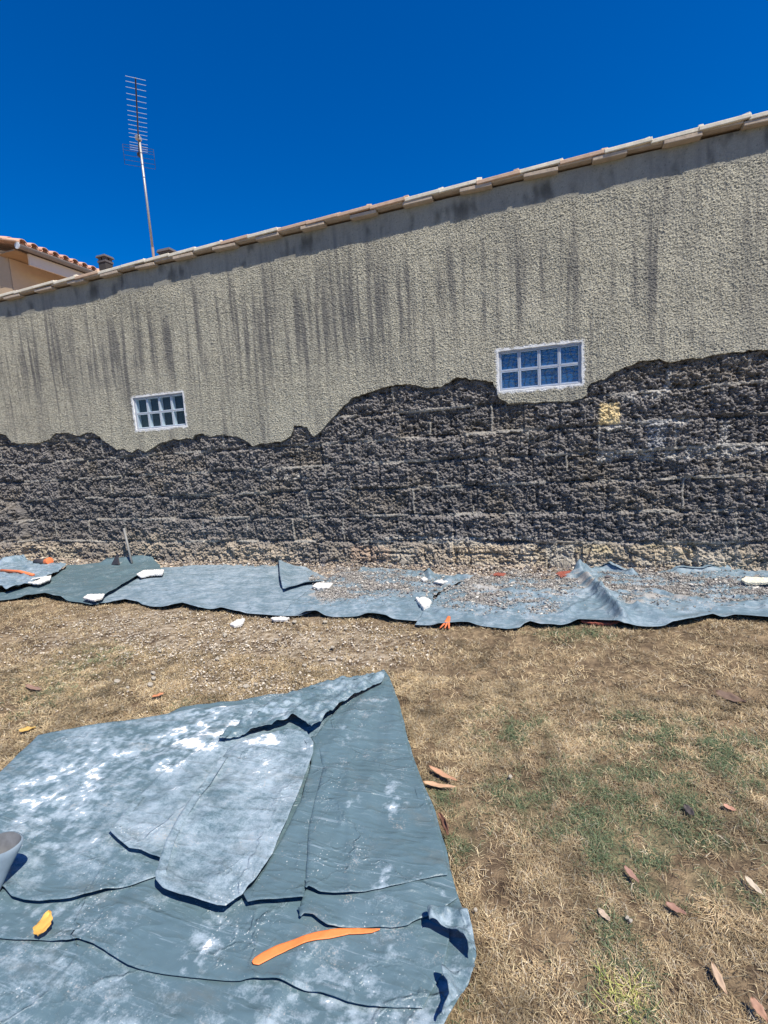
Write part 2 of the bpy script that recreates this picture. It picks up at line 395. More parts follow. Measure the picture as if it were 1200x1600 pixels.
# --- roof
mb = MB(); DR = 7.0; slope = .22
nx = int((XR-XL+.3)/.04); ny_ = 2; vs = []; fs = []
for i in range(nx+1):
    X_ = XL-.1+i*.04; h = .035*abs(math.sin(math.pi*X_/.42))
    for j in range(13):
        t = j/12; yy = D+.12+t*DR; zz = 4.33+zroof(X_)+h - (0.0 if t < .5 else 0)+slope*min(yy-D, 2*DR/2-(yy-D)+0)*.0 - .18*t
        vs.append((X_, yy, zz))
for i in range(nx):
    for j in range(12): a = i*13+j; fs.append((a, a+13, a+14, a+1))
mb.poly(vs, fs); mb.build('roof', m_tile, bld)
# --- coping: two courses of edge tiles seen from below
m_cop = mat('weathered_edge_tile', (.74, .67, .53), .9, .3, 14, .5, .008)
m_cop3 = mat('orange_edge_tile', (.60, .42, .29), .9, .3, 14, .5, .008)
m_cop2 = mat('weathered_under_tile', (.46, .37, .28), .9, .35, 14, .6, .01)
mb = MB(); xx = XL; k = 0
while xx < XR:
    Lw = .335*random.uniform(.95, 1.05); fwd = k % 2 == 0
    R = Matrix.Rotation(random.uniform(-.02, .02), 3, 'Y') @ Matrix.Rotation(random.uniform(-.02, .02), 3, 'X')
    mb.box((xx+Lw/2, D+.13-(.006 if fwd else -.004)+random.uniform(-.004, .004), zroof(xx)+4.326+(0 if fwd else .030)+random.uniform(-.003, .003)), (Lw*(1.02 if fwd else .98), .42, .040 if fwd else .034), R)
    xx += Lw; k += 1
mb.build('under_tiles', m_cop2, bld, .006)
xx = XL+.1; k = 0; bevel_tiles = []
while xx < XR:
    Lw = .43*random.uniform(.95, 1.05)
    mb = MB(); mb2 = mb; R = Matrix.Rotation(-.035, 3, 'Y') @ Matrix.Rotation(random.uniform(-.03, .03), 3, 'X')
    yc = D+.13-.028-random.uniform(0, .012)
    mb.box((xx+Lw/2, yc, zroof(xx)+4.375+random.uniform(-.004, .004)), (Lw*1.04, .38, .040), R)
    # ragged lump of mortar at the joint
    for q in range(3):
        mb2.box((xx+Lw+random.uniform(-.03, .02), D-.03+q*.06+random.uniform(-.02, .02), zroof(xx)+4.403+random.uniform(-.004, .006)), (random.uniform(.03, .07), .07, random.uniform(.02, .035)), Matrix.Rotation(random.uniform(-.5, .5), 3, 'Z'))
    mb.build('edge_tile', m_cop if random.random() > .2 else m_cop3, bld, .006); xx += Lw; k += 1
# --- glass block windows
m_frame = mat('white_window_mortar', (.38, .41, .46), .7, .25, 30, .4)
def glassmat(name, tint, wave=True):
    m, nt, b = newmat(name); b.inputs['Base Color'].default_value = (*tint, 1); b.inputs['Roughness'].default_value = .12 if wave else .5
    b.inputs['Specular IOR Level'].default_value = .8 if wave else .15
    n = noise_node(nt, 22, 2, .4, mapscale=(1, 1, 1.7), rot=(0, .6, 0)); w = nt.nodes.new('ShaderNodeTexWave'); w.inputs['Scale'].default_value = 5
    w.inputs['Distortion'].default_value = 9; w.inputs['Detail'].default_value = 1.5
    tc = nt.nodes.new('ShaderNodeTexCoord'); nt.links.new(tc.outputs['Object'], w.inputs['Vector'])
    c = mix_node(nt, math_node(nt, 'POWER', w.outputs[1], 5.0), tint, tuple(k*(.45 if wave else .8) for k in tint)); nt.links.new(c, b.inputs['Base Color'])
    bump_node(nt, b, n.outputs[0], .5 if wave else .1, .01); return m
def front_glass():
    m, nt, b = newmat('clear_block_glass'); nt.nodes.remove(b)
    t = nt.nodes.new('ShaderNodeBsdfTransparent'); g = nt.nodes.new('ShaderNodeBsdfGlossy'); g.inputs['Roughness'].default_value = .06
    t.inputs[0].default_value = (.95, .98, 1, 1); mx = nt.nodes.new('ShaderNodeMixShader'); fr = nt.nodes.new('ShaderNodeFresnel'); fr.inputs[0].default_value = 1.33
    n = noise_node(nt, 30, 2, .4); bu = nt.nodes.new('ShaderNodeBump'); bu.inputs['Strength'].default_value = .08; bu.inputs['Distance'].default_value = .004
    nt.links.new(n.outputs[0], bu.inputs['Height']); nt.links.new(bu.outputs[0], g.inputs['Normal']); nt.links.new(bu.outputs[0], fr.inputs['Normal'])
    nt.links.new(math_node(nt, 'MULTIPLY', fr.outputs[0], .45), mx.inputs[0]); nt.links.new(t.outputs[0], mx.inputs[1]); nt.links.new(g.outputs[0], mx.inputs[2])
    nt.links.new(mx.outputs[0], nt.nodes['Material Output'].inputs[0]); return m
m_glass = front_glass()
def glass_window(r, back, side, label, deep):
    x0, x1, z0, z1 = r; g = .013; y0 = D+.016
    fr = MB(); b = .022
    # outer surround and the grid of joints
    fr.box(((x0+x1)/2, y0+.075, z1-b/2+.02), (x1-x0+.06, .15, b+.04)); fr.box(((x0+x1)/2, y0+.075, z0+b/2-.02), (x1-x0+.06, .15, b+.04))
    hh = z1-z0-2*b
    fr.box((x0+b/2-.02, y0+.0765, (z0+z1)/2), (b+.04, .147, hh)); fr.box((x1-b/2+.02, y0+.0765, (z0+z1)/2), (b+.04, .147, hh))
    cw = (x1-x0-2*b-3*g)/4; ch = (z1-z0-2*b-g)/2
    for i in range(3): fr.box((x0+b+(i+1)*cw+i*g+g/2, y0+.078, (z0+z1)/2), (g, .138, hh))
    for i in range(4): fr.box((x0+b+i*(cw+g)+cw/2, y0+.0785, (z0+z1)/2), (cw, .137, g))
    w = fr.build('glass_block_window', m_frame, bld, .002); w['label'] = label
    for i in range(4):
        for j in range(2):
            cx = x0+b+i*(cw+g)+cw/2; cz = z0+b+j*(ch+g)+ch/2
            m = MB(); t = .010; dp = deep; e = .003
            m.box((cx, y0+.012+dp, cz), (cw-e, .006, ch-e))
            m.build('glass_block', back, w)
            m = MB()
            for sx in (-1, 1): m.box((cx+sx*(cw/2-t/2-.001), y0+.010+dp/2, cz), (t, dp-.003, ch-e))
            for sz in (-1, 1): m.box((cx, y0+.010+dp/2, cz+sz*(ch/2-t/2-.001)), (cw-2*t-.004, dp-.003, t))
            m.build('glass_block_rim', side, w, .003)
            m = MB(); m.box((cx, y0+.012, cz), (cw-2*t, .004, ch-2*t)); m.build('glass_face', m_glass, w)
    return w
glass_window(RL, glassmat('dark_glass_core', (.02, .035, .05), False), mat('glass_rim_grey', (.75, .86, .94), .25, .25, 20, .3), 'dark glass block window with grey edges', .065)
glass_window(RR, glassmat('sky_tinted_core', (.035, .125, .29)), mat('glass_rim_blue', (.55, .63, .75), .25, .2, 20, .3), 'glass block window tinted with reflected sky, cut close by the broken render', .03)  # blue of the back panes stands in for reflected sky
# --- chimneys on the roof
m_brickg = mat('chimney_cement', (.05, .045, .042), .9, .3, 25, .5); m_slate = mat('chimney_slab', (.10, .09, .09), .8, .2, 20, .3)
def chimney(px, pyb, Y, w, h, slab_only=False):
    cx, cz = wp(px, pyb, Y); zb = 4.1
    m = MB(); m.box((cx, Y, (zb+cz)/2), (w, w, cz-zb)); c = m.build('chimney', m_brickg, bld, .006)
    m = MB()
    for sx in (-1, 1):
        for sy in (-1, 1): m.box((cx+sx*(w/2-.04), Y+sy*(w/2-.04), cz+h/2), (.07, .07, h))
    m.box((cx, Y, cz+.02), (w*1.12, w*1.12, .04)); m.build('pillars', m_slate, c)
    m = MB(); m.box((cx, Y, cz+h+.02), (w*1.35, w*1.35, .045), taper=.86); m.build('cap', m_slate, c, .004)
chimney(165, 412, 8.6, .19, .10); chimney(264, 399, 7.0, .20, .025)
# =================================================================== ANTENNA
m_galv = mat('galvanised_steel', (.42, .40, .38), .5, .25, 30, .2, metal=.5); m_alu = mat('antenna_alloy', (.46, .56, .66), .35, .1, 30, 0, metal=.1)
m_dk = mat('dark_metal', (.05, .045, .05), .6)
YA = 7.2; bx0, bz0 = wp(240.5, 401, YA); tx, tz = wp(217, 212, YA)
ant = empty('television_antenna', (bx0, YA, 4.3), 'tall rake-like television antenna on a thin rusty mast above the roof edge', 'antenna')
MB().tube([(bx0, YA, 4.25), ((bx0*2+tx)/3, YA, (4.3*2+tz)/3)], .021).build('mast', mat('rusty_mast', (.22, .15, .12), .7, .4, 12, .3), ant, 0, True)
MB().tube([((bx0*2+tx)/3, YA, (4.3*2+tz)/3-.1), (tx, YA, tz)], .019).build('mast_top', m_galv, ant, 0, True)
zb = tz-.06
p0 = np.array(gp(213, 122, zb)); p1 = np.array(gp(218.5, 243, zb))
off = np.array([tx, YA-.04])-np.array(gp(217, 216, zb))
p0 = Vector((p0[0]+off[0]*.5, p0[1]+off[1]*.5, zb)); p1 = Vector((p1[0]+off[0]*.5, p1[1]+off[1]*.5, zb))
bd = (p1-p0).normalized(); sd = Vector((bd.y, -bd.x, 0)); sd = sd if sd.x > 0 else -sd
MB().tube([p0, p1], .010).build('boom', m_dk, ant, 0, True)
pyl = [112, 0]
els = [122, 130, 139, 149, 158, 167, 175.5, 182.5, 190, 197, 204, 210, 216, 224, 228.5, 232, 235.5]
for i, e in enumerate(els):
    t = (e-122)/(243-122); ry = 122+t*121
    q = np.array(gp(213+5.5*t, e, zb)); q = Vector((q[0]+off[0]*.5, q[1]+off[1]*.5, zb)); q = p0+bd*((q-p0).dot(bd))
    hl = .128+.010*t
    MB().tube([q-sd*hl, q+sd*hl], .0034, 6).build('element', m_alu, ant)
m = MB(); c = p1-bd*.02
for s_ in (-1, 1):
    e0 = c+Vector((0, 0, .02*s_)); up = Vector((0, 0, .17*s_))
    for a in (-.24, -.12, 0, .12, .24): pass
    for k in range(3):
        zz = Vector((0, 0, s_*(.04+.06*k))); m.tube([c-sd*.24+zz+bd*.03*k, c+sd*.24+zz+bd*.03*k], .003, 5)
for a in (-.24, .24): m.tube([c+sd*a+Vector((0, 0, -.16))+bd*.06, c+sd*a, c+sd*a+Vector((0, 0, .16))+bd*.06], .0035, 5)
m.build('reflector', m_dk, ant)
MB().box(tuple(p1-bd*.10+Vector((0, 0, -.04))), (.05, .06, .05)).build('junction_box', m_dk, ant, .005)
MB().box((tx, YA-.02, tz-.05), (.06, .09, .06)).build('clamp', m_galv, ant, .005)
# =================================================================== NEIGHBOUR HOUSE
YG = 8.3; hx, hz = wp(22, 380, YG)               # near end of the gutter
hs_ = empty('neighbour_house', (hx-3, YG+4, 0), 'ochre rendered house with a clay tiled roof and gutter, seen over the left roof edge', 'house')
m_ochre = mat('ochre_render', (.50, .37, .24), .9, .1, 8, .1); m_fascia = mat('beige_fascia', (.62, .52, .42), .7, .06, 8, .05)
m_gut = mat('grey_gutter', (.20, .17, .15), .5, .2, 10, .1); m_soff = mat('brown_soffit', (.34, .22, .12), .8, .2, 10, .2)
LH = 7.0; ov = .55
MB().box((hx-ov-2.0, YG+.25+LH/2, (hz-.13)/2), (4.0, LH, hz-.13)).build('wall', m_ochre, hs_)
mb = MB(); mb.box((hx-.055, YG+.32+LH/2, hz-.22), (.04, LH, .24)); mb.build('fascia', m_fascia, hs_)
mb = MB(); mb.box((hx-ov/2-.09, YG+.05+LH/2, hz-.10), (ov, LH, .03)); mb.build('soffit', m_soff, hs_)
# half-round gutter
g = []; fs = []; n = 10
for yy in (YG+.02, YG+LH):
    for k in range(n+1):
        a = math.pi*k/n; g.append((hx+.05-.07*math.cos(a), yy, hz-.02-.08*math.sin(a)))
    for k in range(n+1):
        a = math.pi*(n-k)/n; g.append((hx+.05-.065*math.cos(a), yy, hz-.02-.075*math.sin(a)))
N2 = 2*(n+1)
for k in range(N2): fs.append((k, (k+1) % N2, N2+(k+1) % N2, N2+k))
MB().poly(g, fs).build('gutter', m_gut, hs_)
mb = MB(); mb.tube([(hx+.05, YG+.015, hz-.045), (hx+.05, YG+.035, hz-.045)], .07, 14); mb.build('gutter_end', mat('zinc_cap', (.55, .58, .62), .5), hs_)
# clay tiles: rows of half barrels running up the slope
m_clay = mat('clay_canal_tile', (.62, .36, .25), .85, .35, 7, .4, .01)
mb = MB(); sl_ = .30; tw = .255
def barrel(mb, x0, x1, yc, z0, z1, r, t=.014, k=8, up=True):
    vs = []; n = k+1
    for X_, Z_ in ((x0, z0), (x1, z1)):
        for rr in (r, r-t):
            for j in range(n):
                a = math.pi*j/k; s = 1 if up else -1
                vs.append((X_, yc-rr*math.cos(a), Z_+s*rr*math.sin(a)*.85))
    fs = []
    for j in range(k):
        fs += [(j, j+1, 2*n+j+1, 2*n+j), (n+j+1, n+j, 3*n+j, 3*n+j+1), (j+1, j, n+j, n+j+1), (2*n+j, 2*n+j+1, 3*n+j+1, 3*n+j)]
    mb.poly(vs, fs)
for r_i in range(int(LH/tw)):
    yc = YG+.16+r_i*tw
    for c_i in range(9):
        x0 = hx+.06-c_i*.36+random.uniform(-.008, .008); z0 = hz+.02+c_i*.36*sl_+.03
        barrel(mb, x0, x0-.44, yc, z0, z0+.44*sl_-.025, .095)
        barrel(mb, x0-.01, x0-.45, yc+tw/2, z0+.015, z0+.44*sl_, .075, up=False)
mb.build('roof', m_clay, hs_)
# verge: slab of tiles on the gable side
mb = MB()
for c_i in range(9):
    x0 = hx+.05-c_i*.36
    mb.box((x0-.2, YG+.03, hz+.02+(c_i*.36+.2)*sl_+.012), (.44, .12, .03), Matrix.Rotation(math.atan(sl_)-.03, 3, 'Y'))
mb.build('verge', mat('verge_tile', (.58, .38, .26), .85, .3, 9, .4), hs_, .006)
# gable infill above the eave
MB().poly([(hx-ov-.02, YG+.24, 5.0), (hx-6.0, YG+.24, 5.0), (hx-6.0, YG+.24, hz-.15+6*sl_), (hx-ov-.02, YG+.24, hz-.15+ov*sl_)], [(0, 1, 2, 3)]).poly([(hx-ov-.02, YG+.32, 5.0), (hx-6.0, YG+.32, 5.0), (hx-6.0, YG+.32, hz-.15+6*sl_), (hx-ov-.02, YG+.32, hz-.15+ov*sl_)], [(3, 2, 1, 0)]).build('gable', m_ochre, hs_)
for o in hs_.children: o.parent = hs_
# =================================================================== GROUND
def axis(stops):
    out = []
    for (a, b, s) in stops: out += list(np.arange(a, b-1e-6, s))
    out.append(stops[-1][1]); return np.array(out)
gx = axis([(-60, -12, 4), (-12, -9.6, .2), (-9.6, -3.2, .04), (-3.2, 3.2, .022), (3.2, 6, .2), (6, 60, 4.5)])
gy = axis([(-60, -2, 4), (-2, .3, .15), (.3, 3.6, .022), (3.6, 6.6, .035), (6.6, 8, .2), (8, 60, 4)])
GX, GY = np.meshgrid(gx, gy, indexing='ij'); x = GX.ravel(); y = GY.ravel()
def ground_h(x, y):
    near = np.exp(-np.maximum(0, np.hypot(x, y)-9)**2/9)
    return near*(.012*fbm(x*1.3, y*1.3, 3, 101)+.009*fbm(x*6, y*6, 3, 102))-.012
GREEN = [(780,1140,.16,.7),(820,1130,.12,.6),(980,1140,.18,.6),(1080,1165,.22,.8),(1140,1190,.16,.7),(1190,1160,.12,.6),(860,1240,.2,.8),(790,1250,.12,.8),(700,1250,.1,.7),(690,1330,.08,.6),(960,1215,.14,.5),(1000,1260,.18,.9),(1040,1230,.16,1.),(990,1330,.15,1.0),(1020,1350,.12,.9),(950,1300,.14,.8),(1080,1310,.12,.8),(1150,1300,.1,.8),(900,1290,.12,.7),(730,1310,.08,.6),(960,1455,.06,.7),(965,1490,.06,.5),(970,1570,.09,.8),(900,985,.2,.8),(990,1530,.05,.6),(1110,1370,.08,.6),(1180,1410,.06,.5),(300,1110,.12,.4),(150,1030,.3,.4),(60,1090,.3,.35),(870,990,.15,.7),(930,990,.12,.7),(700,1590,.06,.7),(690,1420,.05,.3)]
def green(x, y):
    return np.clip(blobs(x, y, GREEN)*(.74+1.7*fbm(x*8, y*8, 3, 110)), 0, 1)
GRAVEL = [(300,1000,.7,.8),(450,1000,.6,.9),(540,1010,.4,.8),(150,985,.9,.6),(430,1060,.4,.6),(600,1000,.4,.5),(250,960,.6,.6),(350,1060,.4,.5),(640,1010,.3,.3)]
def gravel(x, y): return np.clip(blobs(x, y, GRAVEL), 0, 1)
straw = np.array([.30, .22, .13]); soil = np.array([.085, .058, .036]); grey = np.array([.30, .26, .20])
n1 = fbm(x*3.5, y*3.5, 4, 120); n2 = fbm(x*22, y*22, 3, 121); n3 = rng.normal(0, 1, len(x))
t = np.clip(.42+.5*n1+.5*n2, 0, 1)[:, None]
col = soil[None]*(1-t)+straw[None]*t; gg = green(x, y)[:, None]*.4; col = col*(1-gg)+np.array([.09, .11, .055])[None]*gg
gv = gravel(x, y)[:, None]*sm(-.3, .6, n2+.4*n1)[:, None]*.7; col = col*(1-gv)+np.array([.46, .40, .31])[None]*gv
wf = sm(5.3, 5.75, y+.15*n1)[:, None]*(np.abs(x) < 14)[:, None]; col = col*(1-wf)+(np.array([.36, .31, .26])[None]*(1+.3*n2[:, None]))*wf
col = col*(1+.12*n3[:, None])
ny = len(gy); I, J = np.meshgrid(np.arange(len(gx)-1), np.arange(ny-1), indexing='ij'); I = I.ravel(); J = J.ravel()
Q = np.stack([I*ny+J, (I+1)*ny+J, (I+1)*ny+J+1, I*ny+J+1], 1)
m_ground = mat_vc('dry_soil', .97, .5, 140, .8, .012)
o = np_mesh('ground', np.stack([x, y, ground_h(x, y)], 1), Q, m_ground, None, col, True); tag(o, kind='structure')
# =================================================================== PLASTIC SHEETS
def tarp_mat(name, c_lo, c_hi, dustc, rough=.5, streak=(.8, 2.0, 1)):
    m, nt, b = newmat(name)
    a = nt.nodes.new('ShaderNodeAttribute'); a.attribute_name = 'dust'
    n1 = noise_node(nt, 2.6, 8, .62); n2 = noise_node(nt, 11, 12, .72, mapscale=streak, rot=(0, 0, .75)); n3 = noise_node(nt, 170, 3, .7)
    n4 = noise_node(nt, 30, 8, .75, mapscale=(1, 3.4, 1), rot=(0, 0, -.5)); n5 = noise_node(nt, 5.5, 10, .7)
    base = mix_node(nt, n1.outputs[0], c_lo, c_hi)
    def cen(n, k): return math_node(nt, 'MULTIPLY', math_node(nt, 'SUBTRACT', n.outputs[0], .5), k)
    s = a.outputs['Fac']
    dist = noise_node(nt, 3, 4, .6); tc0 = nt.nodes.new('ShaderNodeTexCoord')
    vm = nt.nodes.new('ShaderNodeVectorMath'); vm.operation = 'MULTIPLY_ADD'; nt.links.new(dist.outputs['Color'], vm.inputs[0]); vm.inputs[1].default_value = (.35, .35, .35); nt.links.new(tc0.outputs['Object'], vm.inputs[2])
    mz = noise_node(nt, 7, 12, .78); nt.links.new(vm.outputs[0], mz.inputs['Vector'])
    for n, k in ((n1, .5), (n2, .9), (n4, .5), (n3, .9), (n5, .8), (mz, 2.0)): s = math_node(nt, 'ADD', s, cen(n, k))
    f = nt.nodes.new('ShaderNodeMapRange'); f.inputs[1].default_value = -.02; f.inputs[2].default_value = .62
    nt.links.new(s, f.inputs[0])
    c = mix_node(nt, math_node(nt, 'MULTIPLY', f.outputs[0], .74), base, dustc)
    f2 = nt.nodes.new('ShaderNodeMapRange'); f2.inputs[1].default_value = .86; f2.inputs[2].default_value = .95; nt.links.new(s, f2.inputs[0])
    c = mix_node(nt, f2.outputs[0], c, (.74, .76, .76))
    g = nt.nodes.new('ShaderNodeAttribute'); g.attribute_name = 'grit'
    gs = math_node(nt, 'ADD', math_node(nt, 'ADD', g.outputs['Fac'], cen(mz, 2.6)), cen(n3, 1.6)); gm = nt.nodes.new('ShaderNodeMapRange'); gm.inputs[1].default_value = .30; gm.inputs[2].default_value = .62
    nt.links.new(gs, gm.inputs[0]); c = mix_node(nt, math_node(nt, 'MULTIPLY', gm.outputs[0], .9), c, (.36, .34, .31))
    # spatter: small pale dots in clusters
    vo = nt.nodes.new('ShaderNodeTexVoronoi'); vo.inputs['Scale'].default_value = 75; vo.inputs['Randomness'].default_value = 1
    tc = nt.nodes.new('ShaderNodeTexCoord'); nt.links.new(tc.outputs['Object'], vo.inputs['Vector'])
    th = math_node(nt, 'MULTIPLY', math_node(nt, 'SUBTRACT', n5.outputs[0], .47), 1.5)
    sp = nt.nodes.new('ShaderNodeMapRange'); sp.inputs[1].default_value = 0; sp.inputs[2].default_value = .03
    nt.links.new(math_node(nt, 'SUBTRACT', th, vo.outputs['Distance']), sp.inputs[0])
    c = mix_node(nt, math_node(nt, 'MULTIPLY', sp.outputs[0], .6), c, (.62, .65, .64))
    for rot, msc, sc in ((1.05, (.3, 6, 1), 9), (-.35, (.35, 7, 1), 7), (2.0, (.3, 9, 1), 5)):
        w = noise_node(nt, sc, 9, .8, mapscale=msc, rot=(0, 0, rot)); f3 = nt.nodes.new('ShaderNodeMapRange'); f3.inputs[1].default_value = .60; f3.inputs[2].default_value = .65
        nt.links.new(w.outputs[0], f3.inputs[0]); c = mix_node(nt, math_node(nt, 'MULTIPLY', f3.outputs[0], .42), c, dustc)
    # brown soil smears
    w = noise_node(nt, 4, 8, .7, mapscale=(1, 2.2, 1), rot=(0, 0, .3)); f4 = nt.nodes.new('ShaderNodeMapRange'); f4.inputs[1].default_value = .56; f4.inputs[2].default_value = .74
    nt.links.new(w.outputs[0], f4.inputs[0]); c = mix_node(nt, math_node(nt, 'MULTIPLY', f4.outputs[0], .35), c, (.17, .155, .12))
    nt.links.new(c, b.inputs['Base Color'])
    r = math_node(nt, 'MULTIPLY_ADD', f.outputs[0], .35); r.node.inputs[2].default_value = rough; nt.links.new(r, b.inputs['Roughness'])
    b.inputs['Specular IOR Level'].default_value = .5
    # crumple creases: a warped net of folds
    h = None
    for sc, k in ((2.1, 1.0), (5.0, .45)):
        ve = nt.nodes.new('ShaderNodeTexVoronoi'); ve.feature = 'DISTANCE_TO_EDGE'; ve.inputs['Scale'].default_value = sc; nt.links.new(vm.outputs[0], ve.inputs['Vector'])
        mr = nt.nodes.new('ShaderNodeMapRange'); mr.inputs[1].default_value = 0; mr.inputs[2].default_value = .022*sc/2; mr.inputs[3].default_value = 1; mr.inputs[4].default_value = 0; mr.interpolation_type = 'SMOOTHSTEP'; nt.links.new(ve.outputs['Distance'], mr.inputs[0])
        mk = nt.nodes.new('ShaderNodeMapRange'); mk.inputs[1].default_value = .45; mk.inputs[2].default_value = .6; nt.links.new(n5.outputs[0], mk.inputs[0])
        q = math_node(nt, 'MULTIPLY', math_node(nt, 'MULTIPLY', mr.outputs[0], mk.outputs[0]), k*.55); h = q if h is None else math_node(nt, 'ADD', h, q)
    for rot, msc, sc, k in ((.5, (.5, 1.6, 1), 4.0, .6), (-.8, (.6, 2.0, 1), 7.0, .4)):
        w = noise_node(nt, sc, 2, .5, mapscale=msc, rot=(0, 0, rot)); q = math_node(nt, 'ABSOLUTE', math_node(nt, 'SUBTRACT', w.outputs[0], .5))
        q = math_node(nt, 'MULTIPLY', math_node(nt, 'MINIMUM', q, .09), -k*9); h = q if h is None else math_node(nt, 'ADD', h, q)
    h = math_node(nt, 'ADD', h, math_node(nt, 'MULTIPLY', mz.outputs[0], .45))
    bump_node(nt, b, h, .9, .008); return m
m_tarp = tarp_mat('blue_grey_plastic', (.075, .130, .152), (.118, .182, .212), (.36, .445, .505), .36)
m_strip = tarp_mat('dusty_strip_plastic', (.095, .155, .19), (.165, .235, .28), (.36, .43, .49))
m_stripd = tarp_mat('dark_strip_plastic', (.07, .12, .14), (.11, .17, .19), (.27, .34, .37))
def sheet(name, px, base, hfun, lifts=(), drops=(), dust=0., dblobs=(), step=.009, mat_=None, parent=None, thick=.006, rough_e=.004, creases=(), under=.035, seed=0, world=False, flat=None, grit=()):
    """lifts: (pixel polyline, amount, width) raise the cloth; creases: same but sharp"""
    global ZC
    ZC = base+.008
    out = list(px) if world else G_(px)
    out = roughen(out, rough_e, .05, 200+seed, True)
    uv, Q, rim, N, RE = patch(out, [], step)
    x, y = uv[:, 0], uv[:, 1]; z = base+hfun(x, y)
    if flat is not None: z = z+(.022-z)*np.exp(-(segd(x, y, G_(flat))/.16)**2)
    for pl, amt, w in lifts: z = z+amt*np.exp(-(segd(x, y, G_(pl))/w)**2)
    for pl, amt, w in creases: z = z+amt*np.exp(-segd(x, y, G_(pl))/w)
    V = np.stack([x, y, z], 1); N3 = np.stack([N[:, 0], N[:, 1], np.zeros(len(N))], 1)
    V2, Q2, src = with_rim(V, Q, rim, N3, RE, [(.0006, (0, 0, -.0015)), (-.001, (0, 0, -.003)), (-under, (0, 0, -.004))])
    q1 = fbm(x*9, y*9, 4, 300+seed, .7); q2 = fbm(x*26, y*26, 3, 330+seed, .7); du = dust-.10+blobs(x, y, dblobs)*np.clip(.55+1.3*q1+.7*q2, 0, 2.2)*.85+.12*q2
    o = np_mesh(name, V2, Q2, mat_, parent, smooth=True, attrs={'dust': du[src], 'grit': (np.minimum(blobs(x, y, grit), 1.1)*(.15+1.1*np.clip(fbm(x*2.6, y*5, 4, 601)+.2, 0, 1)))[src]})
    ZC = 0.0
    return o
def gcrump(x, y): return ghump(x, y)+.013*ridged(x*6+y*3, y*8-x*2, 2, 421)+.005*ridged(x*17, y*14, 2, 422)
def _rad(x, y):
    c = gp(600, 1055); dx = x-c[0]; dy = y-c[1]; a = np.arctan2(dy, dx); r = np.hypot(dx, dy)
    return ridged(a*5.5, r*1.1, 2, 431)*.007*sm(.05, .6, r)*sm(2.4, 1.2, r)
def ghump(x, y):   # soft lie of the folded sheet
    return .012*fbm(x*1.6, y*1.6, 2, 401)+.0065*ridged(x*2.6+.5*perlin(x*2, y*2, 5), y*1.9, 2, 402)+.0016*ridged(x*9, y*7, 2, 403)+_rad(x, y)
tarp = empty('folded_plastic_sheet', (-1.2, 1.8, 0), 'large blue-grey plastic sheet folded in layers on the dry grass, dusted with white plaster', 'plastic sheet')
tarp.location = (0, 0, 0)
right = [(600,1049),(609,1060),(616,1080),(626,1110),(634,1145),(641,1170),(650,1196),(665,1235),(685,1290),(697,1330),(704,1365),(714,1400),(724,1430),(733,1460),(743,1490),(745,1502),(738,1522),(722,1552),(700,1590),(685,1620)]
L0 = [(-230,1420),(-60,1262),(0,1207),(30,1175),(60,1148),(120,1140),(180,1131),(255,1120),(285,1104),(345,1097),(400,1091),(455,1080),(500,1066),(560,1058)]+right+[(640,1760),(480,2000),(-400,2000)]
sheet('bottom_layer', L0, .036, ghump, lifts=[(right, .012, .05)], dust=.02, dblobs=[(430,1510,.12,.5),(560,1560,.25,.35),(60,1520,.25,.25),(720,1560,.08,.5),(500,1540,.05,.6),(610,1560,.08,.4),(180,1590,.2,.2)], mat_=m_tarp, parent=tarp, seed=1, thick=.012, creases=[([(150,1600),(420,1585),(640,1600)], .006, .02)])
Fl = [(-120,1450),(-50,1460),(0,1465),(55,1468),(105,1472),(120,1470),(145,1478),(200,1508),(250,1520),(300,1526),(350,1531),(375,1532),(400,1529),(428,1531),(460,1540),(505,1546),(545,1562),(580,1568),(640,1573),(660,1573),(668,1555),(690,1520),(702,1470),(700,1400),(650,1290),(450,1230),(150,1180),(-150,1340)]
sheet('middle_layer', Fl, .046, ghump, lifts=[([(100,1470),(145,1479),(200,1509)], .008, .03), ([(400,1530),(430,1531),(460,1540)], .008, .03), ([(505,1546),(545,1562),(580,1568)], .006, .03)], dust=-.10,
      dblobs=[(450,1390,.05,.6),(320,1485,.06,.6),(300,1500,.05,.5),(200,1440,.12,.3),(620,1480,.05,.5),(30,1430,.12,.45),(90,1460,.12,.5),(490,1520,.08,.4),(340,1440,.08,.4),(570,1530,.1,.35)], mat_=m_tarp, parent=tarp, seed=2, thick=.007)
E2 = [(468,1440),(476,1433),(490,1434),(500,1441),(512,1448),(560,1446),(610,1447),(640,1444),(690,1420),(716,1400),(704,1360),(650,1240),(520,1240),(478,1380)]
sheet('lower_right_fold', E2, .055, ghump, lifts=[([(476,1433),(495,1437),(508,1447)], .014, .035), ([(640,1372),(650,1440)], .006, .03)], dust=-.08, dblobs=[(700,1400,.04,.4)], mat_=m_tarp, parent=tarp, seed=3, thick=.008)
E1 = [(478,1398),(483,1392),(500,1398),(545,1396),(590,1389),(640,1380),(706,1366)]+[(p[0]-3, p[1]) for p in reversed(right[:11])]+[(540,1095),(494,1150),(505,1200),(482,1290)]
sheet('right_panel', E1, .064, ghump, lifts=[([(510,1210),(498,1270),(487,1330),(478,1395)], .010, .05), ([(487,1393),(545,1397)], .010, .03), ([(606,1060),(560,1120),(510,1185)], .008, .06)], creases=[([(545,1180),(545,1390)], .004, .008), ([(505,1195),(640,1180)], -.004, .02)], dust=-.12,
      dblobs=[(610,1372,.05,1.3),(650,1365,.03,1.0),(590,1240,.12,.5),(540,1150,.08,.5),(620,1250,.07,.5),(600,1100,.08,.3),(545,1260,.03,.5)], mat_=m_tarp, parent=tarp, seed=4, thick=.008)
